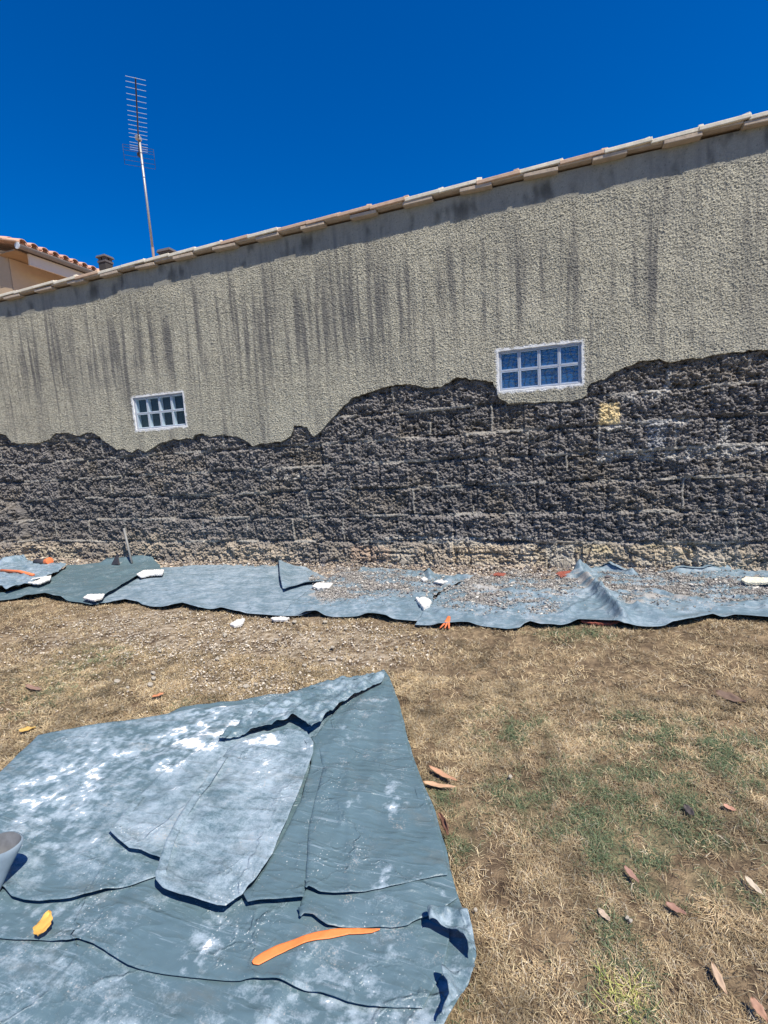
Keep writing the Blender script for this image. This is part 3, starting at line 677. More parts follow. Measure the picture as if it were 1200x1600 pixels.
Dn = [(380,1400),(400,1380),(430,1330),(470,1250),(486,1190),(486,1150),(497,1150),(512,1180),(516,1205),(504,1270),(488,1330),(479,1380),(474,1408),(430,1411),(387,1416)]
sheet('narrow_fold', Dn, .066, ghump, lifts=[([(383,1402),(388,1414),(430,1410),(470,1409)], .014, .03)], dust=-.35, dblobs=[(470,1400,.03,.7)], mat_=m_tarp, parent=tarp, seed=5, thick=.010)  # low dust puts dirt and the fold's shade into its dark tone
A = [(-60,1350),(-70,1265),(-30,1234),(1,1206),(30,1175),(60,1148),(120,1138),(180,1129),(255,1118),(300,1108),(400,1100),(480,1085),(520,1120),(470,1200),(400,1280),(300,1340),(255,1364),(215,1378),(160,1393),(110,1404),(60,1410),(38,1409),(20,1402),(8,1388)]
sheet('dusty_left_layer', A, .056, ghump, lifts=[([(8,1388),(22,1402),(45,1408),(110,1403),(160,1393)], .016, .035)], creases=[([(170,1290),(235,1235),(330,1190)], .008, .02), ([(255,1120),(400,1100)], .006, .02)], dust=.20,
      dblobs=[(285,1155,.12,1.0),(300,1175,.06,1.2),(265,1195,.05,1.2),(258,1230,.035,1.3),(340,1140,.12,.8),(160,1190,.35,.45),(60,1240,.3,.45),(100,1300,.2,.3),(330,1110,.15,.6),(150,1310,.025,.9),(95,1310,.04,.6),(400,1120,.12,.8),(160,1370,.16,-.35)], mat_=m_tarp, parent=tarp, seed=6, thick=.014)
B = [(171,1301),(186,1278),(212,1245),(250,1210),(300,1180),(350,1150),(410,1140),(440,1150),(370,1230),(300,1330),(256,1349),(240,1341),(222,1332),(203,1330),(186,1317)]
sheet('pale_small_flap', B, .070, ghump, lifts=[([(172,1302),(203,1328),(250,1347)], .018, .03), ([(172,1300),(212,1245)], .006, .02)], dust=.42, dblobs=[(270,1195,.05,1.0),(300,1180,.05,.8),(275,1232,.02,.6),(330,1170,.08,.6)], mat_=m_tarp, parent=tarp, seed=7, thick=.012)
Cc = [(245,1380),(244,1372),(250,1348),(262,1318),(280,1283),(305,1245),(330,1212),(347,1183),(356,1168),(380,1156),(410,1146),(450,1138),(478,1142),(490,1158),(489,1175),(481,1197),(470,1225),(457,1258),(440,1300),(425,1334),(400,1372),(378,1398),(368,1404),(352,1420),(340,1419),(310,1408),(280,1401),(256,1392)]
sheet('large_front_flap', Cc, .082, ghump, lifts=[([(248,1380),(280,1398),(345,1417)], .016, .035), ([(246,1370),(265,1315),(300,1255),(345,1188)], .020, .022), ([(335,1370),(370,1372),(385,1385)], .008, .015)], creases=[([(262,1360),(290,1385)], .006, .012)], dust=.42,
      dblobs=[(415,1152,.05,1.3),(425,1160,.04,1.2),(380,1165,.06,.6),(410,1210,.12,.3),(480,1165,.03,.8)], mat_=m_tarp, parent=tarp, seed=8, thick=.018)
Gt = [(596,1050),(560,1059),(512,1066),(470,1079),(440,1090),(400,1112),(360,1140),(342,1158),(405,1142),(432,1134),(458,1127),(472,1133),(487,1144),(496,1138),(530,1104),(560,1086),(598,1066),(603,1056)]
sheet('rolled_top_fold', Gt, .088, gcrump, lifts=[([(405,1142),(432,1132),(458,1127),(485,1141)], .020, .04), ([(600,1055),(560,1078),(520,1104),(495,1135)], .020, .03)], creases=[([(540,1063),(545,1090)], .012, .02), ([(460,1083),(500,1108)], .010, .03), ([(440,1092),(520,1085)], -.008, .03)], dust=.16, dblobs=[(450,1110,.1,.6),(400,1125,.1,.5),(480,1120,.06,.5),(580,1058,.05,.5)], mat_=m_tarp, parent=tarp, seed=9, thick=.012)
H1 = [(668,1430),(674,1424),(684,1428),(700,1430),(730,1433),(738,1460),(745,1500),(734,1488),(715,1468),(696,1456),(684,1450),(672,1449)]
sheet('crumpled_corner', H1, .076, gcrump, lifts=[([(672,1430),(676,1448)], .020, .016), ([(684,1450),(715,1468),(738,1492)], .022, .018), ([(684,1428),(735,1440)], .015, .02)], dust=.25, dblobs=[(710,1440,.05,.5)], mat_=m_tarp, parent=tarp, seed=10, step=.005, rough_e=.002, under=.006)
H2 = [(690,1524),(712,1520),(742,1514),(744,1502),(738,1524),(722,1552),(700,1590),(690,1612),(693,1590),(703,1570),(700,1548),(692,1536)]
sheet('crumpled_corner', H2, .062, gcrump, lifts=[([(692,1528),(700,1550),(702,1570),(694,1595)], .026, .022)], dust=.25, mat_=m_tarp, parent=tarp, seed=11, step=.005, rough_e=.002, under=.006)
# rolled open end at the left edge of the sheet
mb = MB(); c0 = Vector((*gp(2, 1319, .20), .20)); vs = []; fs = []; K = 22
axis_ = Vector((*gp(-22, 1392, .06), .055))-c0
for i, (s_, r) in enumerate(((0, .078), (.15, .076), (.5, .062), (.8, .055), (1, .050))):
    for k in range(K):
        a = 2*math.pi*k/K
        o1 = Vector((1, .25, 0)).normalized()*math.cos(a)*r*(1+.05*math.sin(3*a))+Vector((-.1, .94, .32)).normalized()*math.sin(a)*r*.62
        vs.append(c0+axis_*s_+o1)
for i in range(4):
    for k in range(K): fs.append((i*K+k, i*K+(k+1) % K, (i+1)*K+(k+1) % K, (i+1)*K+k))
n0 = len(vs)
for s_, r in ((-.02, .069), (.45, .056)):
    for k in range(K):
        a = 2*math.pi*k/K
        o1 = Vector((1, .25, 0)).normalized()*math.cos(a)*r*(1+.05*math.sin(3*a))+Vector((-.1, .94, .32)).normalized()*math.sin(a)*r*.62
        vs.append(c0+axis_*s_+o1)
fi = []
for k in range(K): fi.append((n0+(k+1) % K, n0+k, n0+K+k, n0+K+(k+1) % K))
fi.append(tuple(n0+K+k for k in reversed(range(K))))
for k in range(K): fs.append(((k+1) % K, k, n0+k, n0+(k+1) % K))
MB().poly(vs[n0:], [tuple(q-n0 for q in f) for f in fi]).build('rolled_inside', mat('shade_grey_lining', (.13, .135, .14), .8, .5, 30, .4), tarp, 0, True)  # inside given a darker colour for the shade of the hollow
mb.poly(vs, fs); mb.build('rolled_edge', mat('grey_rolled_plastic', (.17, .225, .27), .6, .35, 20, .3), tarp, 0, True)
# orange tape on the sheet
m_or = mat('orange_tape', (.80, .22, .06), .6, .15, 60, .3); 
ot = [(394,1504),(398,1498),(412,1488),(440,1474),(470,1463),(500,1455),(530,1449),(560,1446),(598,1449),(580,1453),(545,1455),(515,1464),(480,1472),(450,1483),(425,1496),(404,1508),(396,1508)]
o = sheet('orange_tape_strip', ot, .0535, ghump, step=.004, mat_=m_or, rough_e=.001, thick=.003, under=.002, seed=12, lifts=[([(396,1505),(430,1482)], .003, .02)])
tag(o, 'bright orange tape strip lying on the folded plastic sheet', 'tape')
# ---- sheets along the wall foot
RUB = [(600,915,.35,1.),(560,925,.3,.9),(520,925,.3,.9),(640,920,.25,.8),(545,905,.3,.8),(740,925,.3,1.),(800,915,.35,1.),(860,915,.3,.9),(760,945,.3,.6),(700,935,.2,.7),(830,950,.3,.5),(960,915,.3,1.),(1010,925,.35,.9),(1060,925,.35,.9),(1120,930,.3,.8),(1000,905,.3,.7),(920,915,.2,.5),(1170,925,.3,.6),(990,945,.1,.9),(1090,905,.2,.3),(500,915,.2,.8)]
def shump(x, y):
    return .012*fbm(x*1.5, y*2.0, 2, 501)+.006*ridged(x*2.5, y*3.3, 2, 502)
def crump(x, y):
    return .012*fbm(x*1.8, y*2.5, 2, 511)+.014*ridged(x*2.4+.6*perlin(x*3, y*3, 8), y*4.2, 2, 512)+.012*ridged(x*4.5+y*3, y*5-x*2, 2, 514)+.006*ridged(x*8, y*9, 2, 513)+.006
def wavy(pl, amt=.03, w=.07): return (pl, amt, w)
S3e = [(150,941),(180,940),(195,937),(215,941),(235,946),(262,948),(285,944),(310,951),(345,950),(370,956),(415,959),(445,961),(470,960)]
S3 = S3e+[(500,950),(560,925),(515,905),(478,886),(434,879),(400,881),(350,881),(300,883),(255,886),(225,890),(150,905),(110,925)]
o = sheet('wall_foot_sheet', S3, .022, shump, lifts=[wavy([(180,940),(200,937),(215,941)], .02), wavy([(270,946),(290,944),(310,950)], .03, .09), wavy([(345,951),(372,956)], .02)], dust=.30, dblobs=[(350,905,.6,.15)], flat=S3e, mat_=m_strip, step=.014, thick=.02, seed=21, under=.03, creases=[([(380,885),(400,955)], .004, .02)])
tag(o, 'smooth pale blue plastic sheet at the foot of the wall, left of the rubble', 'plastic sheet')
Fp = [(436,879),(452,881),(470,886),(486,897),(503,911),(480,913),(462,917),(444,923),(440,915),(438,905),(437,893)]
sheet('turned_back_flap', Fp, .045, shump, lifts=[([(437,880),(440,915)], .05, .07), ([(444,923),(480,914),(503,911)], .03, .06)], dust=.3, mat_=m_strip, parent=o, step=.010, thick=.03, seed=22, under=.03)
S2e = [(-40,936),(0,934),(30,931),(50,931),(70,928),(85,932),(105,935),(125,937),(140,940),(152,940)]
S2 = S2e+[(165,931),(190,916),(214,902),(252,894),(250,882),(238,874),(205,876),(175,878),(150,879),(105,883),(86,897),(60,913),(10,924),(-40,928)]
o = sheet('wall_foot_sheet', S2, .045, shump, lifts=[wavy([(40,932),(70,928),(95,933)], .05, .10), ([(165,931),(190,916),(214,902),(248,892)], .03, .06), ([(170,878),(205,876),(238,874)], .08, .10), ([(150,905),(205,890)], .03, .1)], dust=.02, flat=S2e, mat_=m_stripd, step=.014, thick=.03, seed=23, under=.03)
tag(o, 'darker blue-green plastic sheet overlapping the pale one at the foot of the wall', 'plastic sheet')
S1 = [(-60,925),(-20,922),(0,920),(10,923),(25,920),(58,911),(85,897),(100,887),(104,883),(95,881),(80,883),(55,880),(38,876),(10,879),(-10,884),(-60,890)]
o = sheet('wall_foot_sheet', S1, .075, crump, lifts=[([(0,921),(25,920),(60,910)], .03, .08), ([(10,880),(38,876)], .08, .1)], dust=.28, mat_=m_strip, step=.014, thick=.03, seed=24, under=.03)
tag(o, 'crumpled pale plastic sheet with orange cord at the far left wall foot', 'plastic sheet')
S4e = [(440,958),(470,959),(492,957),(520,961),(545,961),(582,959),(612,964),(645,967),(673,967)]
S4 = S4e+[(677,935),(700,917),(742,907),(715,903),(680,896),(640,892),(600,888),(565,886),(560,893),(535,897),(505,907),(480,925)]
o = sheet('wall_foot_sheet', S4, .030, lambda x, y: crump(x, y)*.75, lifts=[wavy([(480,958),(495,957)], .04), wavy([(575,960),(600,962)], .03), ([(700,912),(715,906),(740,907)], .05, .06), ([(668,884),(672,905)], .05, .04)], dust=.18, dblobs=[(560,945,.3,.2)], flat=S4e, grit=RUB, mat_=m_strip, step=.013, thick=.022, seed=25, under=.03)
tag(o, 'torn plastic sheet covered in fine rubble, middle of the wall foot', 'plastic sheet')
S5e = [(648,974),(690,976),(720,974),(745,975),(790,980),(812,979),(828,972),(845,976),(862,977),(885,973),(906,971),(930,972),(955,975),(975,978),(1010,977),(1040,976),(1065,972),(1095,967),(1115,963),(1150,963),(1200,966),(1290,972)]
S5 = S5e+[(1290,880),(1200,884),(1160,890),(1130,891),(1095,894),(1060,894),(1030,896),(985,899),(955,893),(930,890),(905,897),(888,904),(860,908),(800,905),(745,908),(706,918),(680,938),(664,955)]
o = sheet('wall_foot_sheet', S5, .026, crump, lifts=[wavy([(690,976),(730,974)], .03), wavy([(820,975),(832,972),(860,977)], .025), wavy([(905,971),(960,975)], .035, .07), ([(905,900),(930,925),(955,948),(975,972)], .055, .05), ([(890,905),(912,897)], .045, .06), ([(1000,955),(1050,972),(1110,963)], .04, .07), wavy([(1150,963),(1200,965)], .03), ([(945,890),(985,899)], .07, .06), ([(1060,894),(1100,893),(1160,890)], .05, .07)],
      creases=[([(905,898),(940,932),(975,975)], .05, .07), ([(940,932),(880,962)], .03, .04), ([(905,898),(960,892)], .04, .05), ([(740,920),(860,935)], .03, .04), ([(1000,925),(1080,940)], .03, .04), ([(995,955),(1010,935)], .04, .05)], dust=.16, dblobs=[(820,950,.3,.3),(900,930,.3,.25),(1050,915,.4,.1)], flat=S5e, grit=RUB, mat_=m_strip, step=.013, thick=.03, seed=26, under=.04)
tag(o, 'long crumpled plastic sheet with sharp ridges and rubble, right half of the wall foot', 'plastic sheet')
SHEETS = [(G_(L0, .03), None), (G_(S1, .03), 0), (G_(S2), 0), (G_(S3), 0), (G_(S4), 0), (G_(S5), 0)]
# =================================================================== RUBBLE AND GRAVEL (nobody could count it)
def icos():
    p = (1+5**.5)/2; v = np.array([(-1,p,0),(1,p,0),(-1,-p,0),(1,-p,0),(0,-1,p),(0,1,p),(0,-1,-p),(0,1,-p),(p,0,-1),(p,0,1),(-p,0,-1),(-p,0,1)], float)
    v /= np.linalg.norm(v[0])
    f = [(0,11,5),(0,5,1),(0,1,7),(0,7,10),(0,10,11),(1,5,9),(5,11,4),(11,10,2),(10,7,6),(7,1,8),(3,9,4),(3,4,2),(3,2,6),(3,6,8),(3,8,9),(4,9,5),(2,4,11),(6,2,10),(8,6,7),(9,8,1)]
    return v, np.array(f)
IV, IF = icos()
def stones(name, x, y, z, r, flat, cols, m):
    n = len(x); V = IV[None]*(1+.42*rng.uniform(-1, 1, (n, 12, 1)))+.18*rng.uniform(-1, 1, (n, 12, 3)); sc = np.stack([rng.uniform(.7, 1.4, n), rng.uniform(.6, 1.1, n), flat], 1)
    V = V*sc[:, None, :]*r[:, None, None]; a = rng.uniform(0, 2*np.pi, n); c, s = np.cos(a)[:, None], np.sin(a)[:, None]
    tl = rng.uniform(-.5, .5, n)[:, None]
    Xr = V[..., 0]*c-V[..., 1]*s; Yr = V[..., 0]*s+V[..., 1]*c; Zr = V[..., 2]+Xr*tl*.6
    V = np.stack([Xr+x[:, None], Yr+y[:, None], Zr+z[:, None]], -1).reshape(-1, 3)
    T = (IF[None]+np.arange(n)[:, None, None]*12).reshape(-1, 3)
    return np_mesh(name, V, None, m, None, np.repeat(cols, 12, 0), T=T)
m_stone = mat_vc('rubble_stone', .95, .2, 60)
def pick(n, poly_px, dens):
    P = np.array(G_(poly_px)); lo, hi = P.min(0), P.max(0); x = rng.uniform(lo[0], hi[0], n); y = rng.uniform(lo[1], hi[1], n)
    k = inside(x, y, [tuple(p) for p in P]) & (rng.random(n) < dens(x, y)); return x[k], y[k]
# on the strip sheets
x, y = pick(190000, [(480,905),(520,890),(900,893),(1230,893),(1250,955),(1000,965),(700,970),(500,950)], lambda x, y: np.clip(np.minimum(blobs(x, y, RUB), 1.1)*(.16+1.7*np.clip(fbm(x*2.6, y*5, 4, 601)+.15, 0, 1)), 0, 1))
z = np.where(x < gp(690,930)[0], .030+crump(x, y)*.75, .026+crump(x, y)); n = len(x); z = z+(.022-z)*np.exp(-(segd(x, y, G_(S4e[:-1]+S5e[2:]))/.16)**2)
z = z+rng.uniform(.002, .018, n)
r = .0030+.008*rng.random(n)**3+.014*(rng.random(n) < .012)
c = np.array([.30, .28, .25])[None]*(1+.30*rng.normal(0, 1, n))[:, None]; wsel = rng.random(n) < .12; c[wsel] = [.6, .57, .5]; c[rng.random(n) < .1] = [.15, .13, .13]
o = stones('rubble', x, y, z, r, rng.uniform(.35, .8, n), c, m_stone); tag(o, 'fine grey render rubble scattered over the sheets at the wall foot', 'rubble', kind='stuff')
# at the very foot of the wall
n = 34000; x = rng.uniform(-9.6, 3.4, n); y = rng.uniform(5.62, 6.10, n)+.12*rng.random(n); k = rng.random(n) < sm(5.3, 5.9, y+.15*fbm(x*2, y*2, 2, 610)); x, y = x[k], y[k]; n = len(x)
z = ground_h(x, y)+rng.uniform(0, .05, n)*sm(5.7, 6.1, y)+.03*sm(5.9, 6.1, y); r = .006+.02*rng.random(n)**3
c = np.array([.34, .28, .215])[None]*(1+.3*rng.normal(0, 1, n))[:, None]; c[rng.random(n) < .10] = [.58, .54, .46]; c[rng.random(n) < .18] = [.14, .13, .13]
o = stones('rubble', x, y, z, r, rng.uniform(.4, .9, n), c, m_stone); tag(o, 'sandy rubble banked against the foot of the bared wall', 'rubble', kind='stuff')
# pale gravel in the lawn
x, y = pick(30000, [(-60,940),(450,962),(800,985),(800,1060),(450,1085),(0,1200),(-60,1150)], lambda x, y: np.clip(gravel(x, y)*(.25+.8*np.clip(fbm(x*2.5, y*2.5, 3, 620)+.3, 0, 1)), 0, 1)); n = len(x)
r = .0035+.007*rng.random(n)**2; c = np.array([.52, .46, .37])[None]*(1+.2*rng.normal(0, 1, n))[:, None]
o = stones('gravel', x, y, ground_h(x, y)+.012+.006*rng.random(n), r, rng.uniform(.4, .8, n), c, m_stone); tag(o, 'pale gravel trodden into the dry lawn', 'gravel', kind='stuff')
# =================================================================== DRY GRASS
def blades(name, x, y, L, w, cols, upright, label, lay=None):
    n = len(x); a = rng.uniform(0, 2*np.pi, n) if lay is None else lay; el = upright
    dx = np.cos(a); dy = np.sin(a); z0 = ground_h(x, y)-.002
    bend = rng.normal(0, .38, n); segs = []
    for i, t in enumerate((0, .5, 1.0)):
        ang = a+bend*t; h = np.sin(el)*L*t*(1-.35*t); rr = np.cos(el)*L*t
        px = x+np.cos(ang)*rr; py = y+np.sin(ang)*rr; pz = z0+h+.004+.010*rng.random(n)*(t > 0)
        ww = w*(1-.75*t*t)/2; nx_ = -np.sin(ang)*ww; ny_ = np.cos(ang)*ww; tz_ = rng.uniform(-.6, .6, n)*ww
        segs += [np.stack([px+nx_, py+ny_, pz+tz_], 1), np.stack([px-nx_, py-ny_, pz-tz_], 1)]
    V = np.stack(segs, 1).reshape(-1, 3); b = np.arange(n)[:, None]*6
    Q = np.concatenate([b+np.array([[0, 1, 3, 2]]), b+np.array([[2, 3, 5, 4]])])
    o = np_mesh(name, V, Q, m_blade, None, np.repeat(cols, 6, 0)); return tag(o, label, 'grass', kind='stuff')
m_blade = mat_vc('dry_blade', .75, .2, 90)
def clear(x, y):
    k = np.ones(len(x), bool)
    for p, _ in SHEETS: k &= ~inside(x, y, p)
    return k
def region(n, x0, x1, y0, y1, dens):
    x = rng.uniform(x0, x1, n); y = rng.uniform(y0, y1, n); k = rng.random(n) < dens(x, y); x, y = x[k], y[k]; k = clear(x, y); return x[k], y[k]
def dens_d(x, y):
    d = np.clip(.47+.70*fbm(x*3, y*3, 3, 130)+.55*fbm(x*11, y*11, 2, 131), 0.07, 1); return d*(1-.55*gravel(x, y))
xa, ya = region(1050000, -4.2, 2.6, .7, 3.2, dens_d); xb, yb_ = region(420000, -8.8, 3.0, 2.4, 5.3, dens_d)
x = np.concatenate([xa, xb]); y = np.concatenate([ya, yb_]); n = len(x); g = green(x, y); isg = rng.random(n) < g*.75
far = sm(1.6, 4.2, np.hypot(x, y))
L = rng.uniform(.010, .048, n)*(1+.3*far); w = rng.uniform(.0009, .0022, n)*(1+1.0*far)
pal = np.array([(.52, .40, .24), (.60, .49, .31), (.42, .31, .18), (.30, .21, .12), (.50, .43, .33), (.22, .15, .09)])
pr = np.array([.22, .15, .24, .16, .11, .12]); ci = rng.choice(6, n, p=pr); cols = pal[ci]*(1+.18*rng.normal(0, 1, n))[:, None]*np.clip(1+.30*fbm(x*2, y*2, 3, 140)+.55*fbm(x*9, y*9, 3, 141), .35, 1.5)[:, None]
cols = cols*.88*np.array([.96, .97, .94])[None]
up = rng.uniform(.02, .75, n)**1.3
k = ~isg; blades('dry_grass', x[k], y[k], L[k], w[k], cols[k], up[k], 'straw-coloured dry mown grass covering the lawn')
k = isg; ng = k.sum(); gp_ = np.array([(.095, .14, .070), (.15, .19, .095), (.065, .10, .055), (.24, .25, .14)])
blades('green_grass', x[k], y[k], L[k]*1.05, w[k]*1.1, gp_[rng.choice(4, ng, p=[.35, .25, .25, .15])]*(1+.15*rng.normal(0, 1, ng))[:, None], rng.uniform(.1, .7, ng), 'green grass still alive in patches among the straw')
# yellow-green tuft and a thick straw tuft
def tuft(name, px, py, n, L0_, w, cols_, label, spread, a0=None, da=3.14, el=(.05, .5)):
    cx, cy = gp(px, py); x = cx+rng.normal(0, spread, n); y = cy+rng.normal(0, spread, n)
    a = rng.uniform(0, 2*np.pi, n) if a0 is None else a0+rng.normal(0, da, n)
    c = np.array(cols_)[rng.choice(len(cols_), n)]
    o = blades(name, x, y, rng.uniform(.6, 1.2, n)*L0_, np.full(n, w), c*(1+.1*rng.normal(0, 1, n))[:, None], rng.uniform(*el, n), label, lay=a); del o['kind']
    return o
tuft('straw_tuft', 1125, 1420, 110, .075, .0022, [(.62, .47, .28), (.55, .40, .22), (.68, .55, .35)], 'thick golden tuft of straw fanned out on the lawn at right', .025, -1.9, .7)
tuft('grass_tuft', 975, 1560, 70, .06, .0024, [(.38, .40, .10), (.30, .36, .09), (.45, .42, .15)], 'yellow-green grass tuft near the bottom edge of the lawn', .03)
# =================================================================== LEAVES
def leaf(px, py, L, W, ang, colr, label, z=.016, curl=.15, tilt=(0, 0), cat='leaf', group=None, h=None):
    n = 14; vs = []; fs = []
    for i in range(n+1):
        t = i/n; wd = W/2*math.sin(math.pi*min(1, t**(.75+.3*((px*7) % 1))))**.75*(1+.10*math.sin(t*23+px)) if 0 < t < 1 else .0006
        for j in (-1, -.5, 0, .5, 1):
            vs.append(((t-.5)*L, j*wd, .10*W*abs(j)*1.6+curl*.6*L*(t-.5)**2*2+.05*W*math.sin(t*13+j*3+px)+.04*W*j*math.sin(t*7+px)))
    for i in range(n):
        for j in range(4): a = i*5+j; fs.append((a, a+5, a+6, a+1))
    me = bpy.data.meshes.new('leaf'); me.from_pydata(vs, [], fs); me.update()
    colr = tuple(.78*k+.04 for k in colr); m = mat('leaf_'+'%d' % int(px), colr, .6, .35, 45, .5, .003); me.materials.append(m)
    me.polygons.foreach_set('use_smooth', [True]*len(me.polygons))
    o = bpy.data.objects.new('leaf', me); scene.collection.objects.link(o); x, y = gp(px, py, z)
    o.location = (x, y, z if h is None else h); o.rotation_euler = (tilt[0], tilt[1], ang)
    s = o.modifiers.new('solid', 'SOLIDIFY'); s.thickness = .0006
    return tag(o, label, cat, group)
def leaf2(p0, p1, W, *a, **k):
    z = k.get('z', .016); a0 = gp(*p0, z); a1 = gp(*p1, z); L = math.hypot(a1[0]-a0[0], a1[1]-a0[1])
    return leaf((p0[0]+p1[0])/2, (p0[1]+p1[1])/2, L, W, math.atan2(a1[1]-a0[1], a1[0]-a0[0]), *a, **k)
leaf2((670,1199), (713,1222), .030, (.58, .30, .16), 'upper of two orange-tan leaves beside the right edge of the folded sheet')
leaf2((661,1224), (711,1232), .030, (.60, .36, .20), 'lower of two orange-tan leaves beside the right edge of the folded sheet')
leaf2((688,1270), (703,1305), .028, (.25, .10, .05), 'dark red-brown leaf standing in the grass by the sheet edge', z=.04, tilt=(.9, 0))
leaf2((60,1464), (78,1426), .050, (.80, .42, .06), 'yellow-orange leaf lying on the folded plastic sheet', z=.078, curl=.15)
leaf2((975,1354), (998,1380), .022, (.38, .20, .14), 'pinkish brown leaf on the grass, level with the sheet fold')
leaf2((934,1420), (953,1440), .022, (.55, .42, .30), 'pale tan curled leaf near the white pebbles in the lawn')
leaf2((1164,1370), (1192,1400), .022, (.62, .52, .38), 'pale straw-coloured leaf above the straw tuft, right edge')
leaf2((1112,1505), (1135,1556), .020, (.55, .38, .24), 'long narrow tan leaf at the lower right of the lawn')
leaf2((1174,1560), (1200,1600), .026, (.42, .22, .13), 'brown leaf in the bottom right corner of the lawn')
leaf2((1040,1412), (1072,1430), .026, (.34, .17, .11), 'reddish brown leaf left of the straw tuft')
leaf2((1130,1258), (1150,1268), .026, (.55, .28, .18), 'small orange-pink leaf among the green grass at right')
leaf2((1070,1258), (1085,1276), .028, (.05, .035, .03), 'black leaf-shaped piece standing for a dark hole in the green grass', tilt=(.4, 0))  # black piece added in place of a dark hole in the grass
leaf2((30,1143), (56,1138), .05, (.65, .40, .08), 'yellow leaf on the dry grass left of the folded sheet')
leaf2((1118,1082), (1166,1100), .06, (.16, .09, .05), 'dark brown crumpled leaf far right on the lawn', tilt=(.3, 0))
leaf2((238,1090), (256,1084), .04, (.60, .22, .08), 'small orange leaf behind the folded sheet')
leaf2((40,1072), (66,1080), .04, (.30, .17, .11), 'brown leaf on the dry grass at far left')
# =================================================================== LOOSE PIECES
m_white = mat('white_plaster_piece', (.62, .60, .56), .9, .2, 30, .6); m_cream = mat('cream_board', (.66, .62, .48), .85, .1, 20, .3)
m_red = mat('broken_red_tile', (.26, .075, .05), .85, .25, 30, .5); m_or2 = mat('orange_plastic', (.78, .20, .07), .6, .15, 30, .2)
m_pst = mat('pale_limestone', (.38, .34, .27), .9, .25, 20, .6, .01)
def chunk(name, pxs, h, z, m, label, cat, group=None, seed=0, rnd=.004, step=.008):
    """a solid broken slab whose top has the given outline"""
    out = roughen(G_(pxs, z), rnd, .02, 700+seed, True)
    uv, Q, rim, N, RE = patch(out, [], step)
    zz = z+h+.12*h*fbm(uv[:, 0]*14, uv[:, 1]*14, 3, 710+seed)
    V = np.stack([uv[:, 0], uv[:, 1], zz], 1); N3 = np.stack([N[:, 0], N[:, 1], np.zeros(len(N))], 1)
    V[:, 2] += .25*h*fbm(uv[:, 0]*40, uv[:, 1]*40, 3, 711+seed)
    V2, Q2, _ = with_rim(V, Q, rim, N3, RE, [(.25*min(h, .02), (0, 0, -h*.25)), (.15*min(h, .03), (0, 0, -h*.5)), (.1*min(h, .05), (0, 0, -h*.75)), (.1*min(h, .05), (0, 0, -h))])
    V2[:, :] += rng.uniform(-1, 1, V2.shape)*min(.003, .06*h)
    c = V2.mean(0); c[2] = z; o = np_mesh(name, V2-c, Q2, m, None); o.location = c
    return tag(o, label, cat, group)
chunk('plaster_slab', [(214,899),(225,893),(256,892),(254,899),(235,900),(220,903)], .022, .062, m_white, 'long white plaster slab on the edge where the dark sheet overlaps the pale one', 'plaster', seed=1)
chunk('plaster_lump', [(130,936),(138,931),(163,930),(160,936),(148,940)], .020, .062, m_white, 'white plaster lump on the near edge of the dark sheet', 'plaster', seed=2)
chunk('plaster_slab', [(44,912),(52,905),(80,901),(78,907),(60,914)], .018, .10, m_white, 'pale plaster slab lying on the crumpled sheet at far left', 'plaster', seed=3)
chunk('plaster_slab', [(488,918),(495,913),(520,913),(514,920),(496,921)], .020, .062, m_white, 'white slab tucked under the turned-back flap', 'plaster', seed=4)
chunk('plaster_block', [(650,940),(664,939),(674,944),(670,951),(662,954)], .04, .045, m_white, 'white five-sided plaster block on the torn sheet', 'plaster', seed=5)
chunk('plaster_slab', [(678,911),(690,908),(700,910),(690,913)], .020, .062, m_white, 'small white slab under the raised corner of the torn sheet', 'plaster', seed=6)
chunk('plaster_slab', [(658,906),(664,904),(668,907),(662,909)], .020, .062, m_white, 'tiny white plaster piece beside the raised corner of the torn sheet', 'plaster', seed=7)
chunk('board', [(1158,909),(1165,905),(1230,907),(1230,913),(1165,913)], .025, .075, m_cream, 'cream rounded board lying on the sheet at the right edge', 'board', seed=8, rnd=.002)
chunk('plaster_chip', [(360,978),(370,972),(383,970),(378,978),(366,981)], .025, .0, m_white, 'white flat chip on the grass just in front of the pale sheet', 'plaster', seed=9)
chunk('plaster_chip', [(424,968),(440,966),(452,968),(448,971),(428,971)], .02, .0, m_white, 'thin white chip touching the near edge of the pale sheet', 'plaster', seed=10)
chunk('tile_fragment', [(868,900),(880,896),(902,895),(900,901),(876,904)], .03, .06, m_red, 'dark red tile fragment at the tip of the ridged sheet', 'tile fragment', seed=11)
chunk('tile_fragment', [(832,900),(845,897),(850,900),(842,903)], .02, .035, m_red, 'small pinkish red tile fragment near the pale footing stone', 'tile fragment', seed=12)
chunk('tile_fragment', [(765,900),(778,897),(791,898),(785,902)], .02, .035, m_red, 'flat red tile fragment in the rubble left of the other two', 'tile fragment', seed=13)
chunk('footing_stone', [(850,888),(860,880),(885,879),(905,884),(900,893),(870,893)], .12, .0, m_pst, 'pale limestone block sticking out at the wall foot', 'stone', seed=14, rnd=.01)
chunk('tile_fragment', [(908,973),(925,968),(955,968),(970,972),(955,977),(925,976)], .02, .012, m_red, 'red tile piece under the near edge of the ridged sheet', 'tile fragment', seed=15)
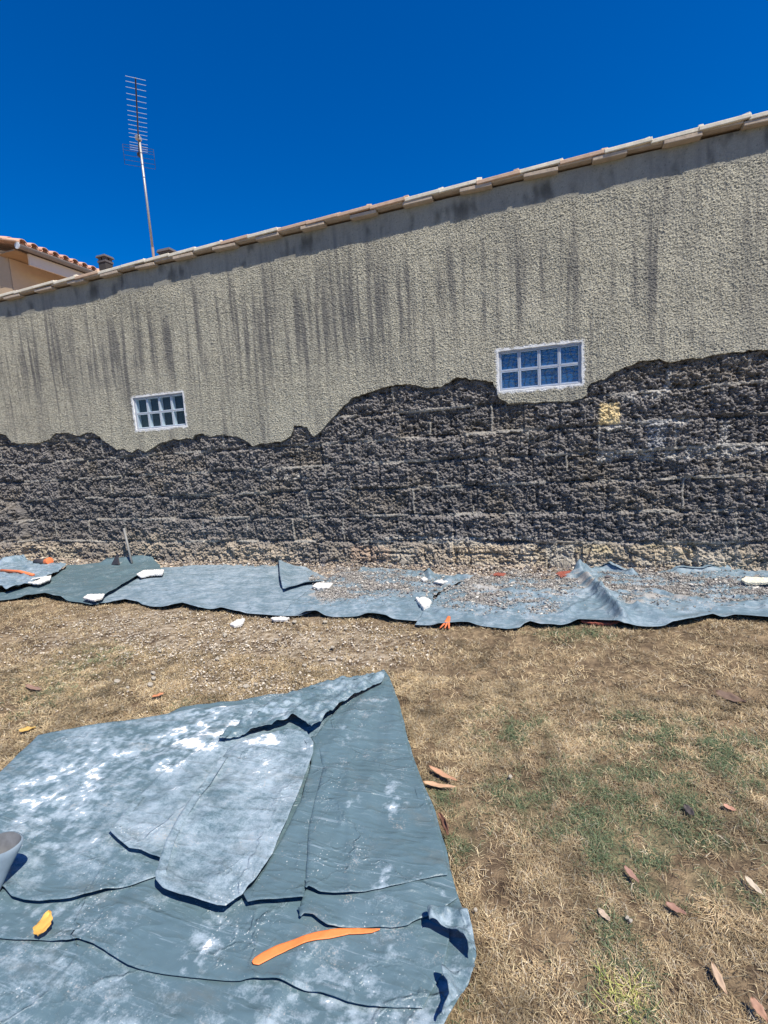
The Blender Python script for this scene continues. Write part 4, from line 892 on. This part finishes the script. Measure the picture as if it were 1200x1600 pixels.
# orange bits
mb = MB(); p = gp(700, 980); 
for a in (-.9, -.2, .4): mb.tube([(p[0], p[1]+.06, .07), (p[0]+.02*a, p[1], .045), (p[0]+.06*a, p[1]-.08, .02)], [.016, .012, .006], 6)
tag(mb.build('orange_clip', m_or2, None, 0, True), 'frayed orange tag hanging over the near edge of the ridged sheet', 'tag')
a0 = gp(2, 892, .12); a1 = gp(30, 893, .12); a2 = gp(52, 898, .12); 
tag(MB().tube([(*a0, .125), (*a1, .12), (*a2, .115)], .022, 8).build('rope', m_or2, None, 0, True), 'orange rope lying across the crumpled sheet at far left', 'rope')
p = gp(76, 881, .1); _bag = tag(MB().tube([(p[0]-.3, p[1]+.02, .12), (p[0]-.05, p[1], .13)], .05, 10).build('rolled_bag', m_dk, None, 0, True), 'black roll of plastic with an orange end, far left wall foot', 'roll')
MB().tube([(p[0]-.04, p[1], .13), (p[0]+.05, p[1]-.01, .15)], [.055, .06], 10).build('orange_cap', m_or2, _bag, 0.004, True)
b0 = wp(192, 826, D-.10); b1 = wp(202, 880, D-.25)
tag(MB().tube([(b0[0], D-.08, b0[1]), ((b0[0]+b1[0])/2, D-.14, (b0[1]+b1[1])/2), (b1[0], D-.20, max(.05, b1[1]-.05))], .017, 8).build('pipe', mat('grey_pipe', (.24, .235, .22), .6), None, 0, True), 'thin grey pipe leaning on the bared wall under the left window', 'pipe')
p = wp(180, 872, D-.3)
tag(MB().poly([(p[0]-.10, D-.3, .05), (p[0]+.06, D-.32, .06), (p[0]+.03, D-.27, .24), (p[0]-.08, D-.26, .04), (p[0]+.07, D-.29, .04)], [(0, 1, 2), (3, 2, 4), (0, 2, 3), (1, 4, 2), (0, 3, 4, 1)]).build('plastic_scrap', m_dk), 'pointed black plastic scrap standing beside the grey pipe', 'scrap')
# countable pale stones on the lawn
st_px = [(183,1065),(235,1070),(385,1073),(240,1052),(200,1075),(158,1015),(250,1018),(400,1070),(432,1000),(520,1012),(460,972),(508,972),(540,983),(340,1030),(95,1020),(620,1012),(567,1043),(310,1005),(430,1030),(240,1060),(352,992),(476,1040),(500,1000)]
for i, (px, py) in enumerate(st_px):
    s = random.uniform(1.8, 3.6) if i > 2 else 4.5; k = 7; a0_ = random.random()*6
    pts = [(px+s*math.cos(a0_+q*6.283/k)*random.uniform(.8, 1.2), py+s*.55*math.sin(a0_+q*6.283/k)*random.uniform(.8, 1.2)) for q in range(k)]
    chunk('pebble', pts, .010, .006, m_pst, 'small pale pebble lying in the dry grass between the sheets', 'pebble', 'pale pebbles in the dry grass', seed=30+i, rnd=.002, step=.0025)
for i, (px, py) in enumerate([(1010-30,1437-1),(865-122,1423),(985,1441),(797,1214)]):
    s = 2.7; pts = [(px+s*math.cos(q*.9)*random.uniform(.7, 1.1), py+s*.8*math.sin(q*.9)*random.uniform(.7, 1.1)) for q in range(7)]
    chunk('pebble', pts, .008, .012, m_pst, ['', '', '', ''][i] or ['white pebble near the pale tan curled leaf, the left one', 'white pebble beside the right corner of the folded sheet', 'white pebble near the pale tan curled leaf, the lower one', 'round white pebble in the green patch right of the two orange leaves'][i], 'pebble', seed=60+i, rnd=.0015, step=.002)
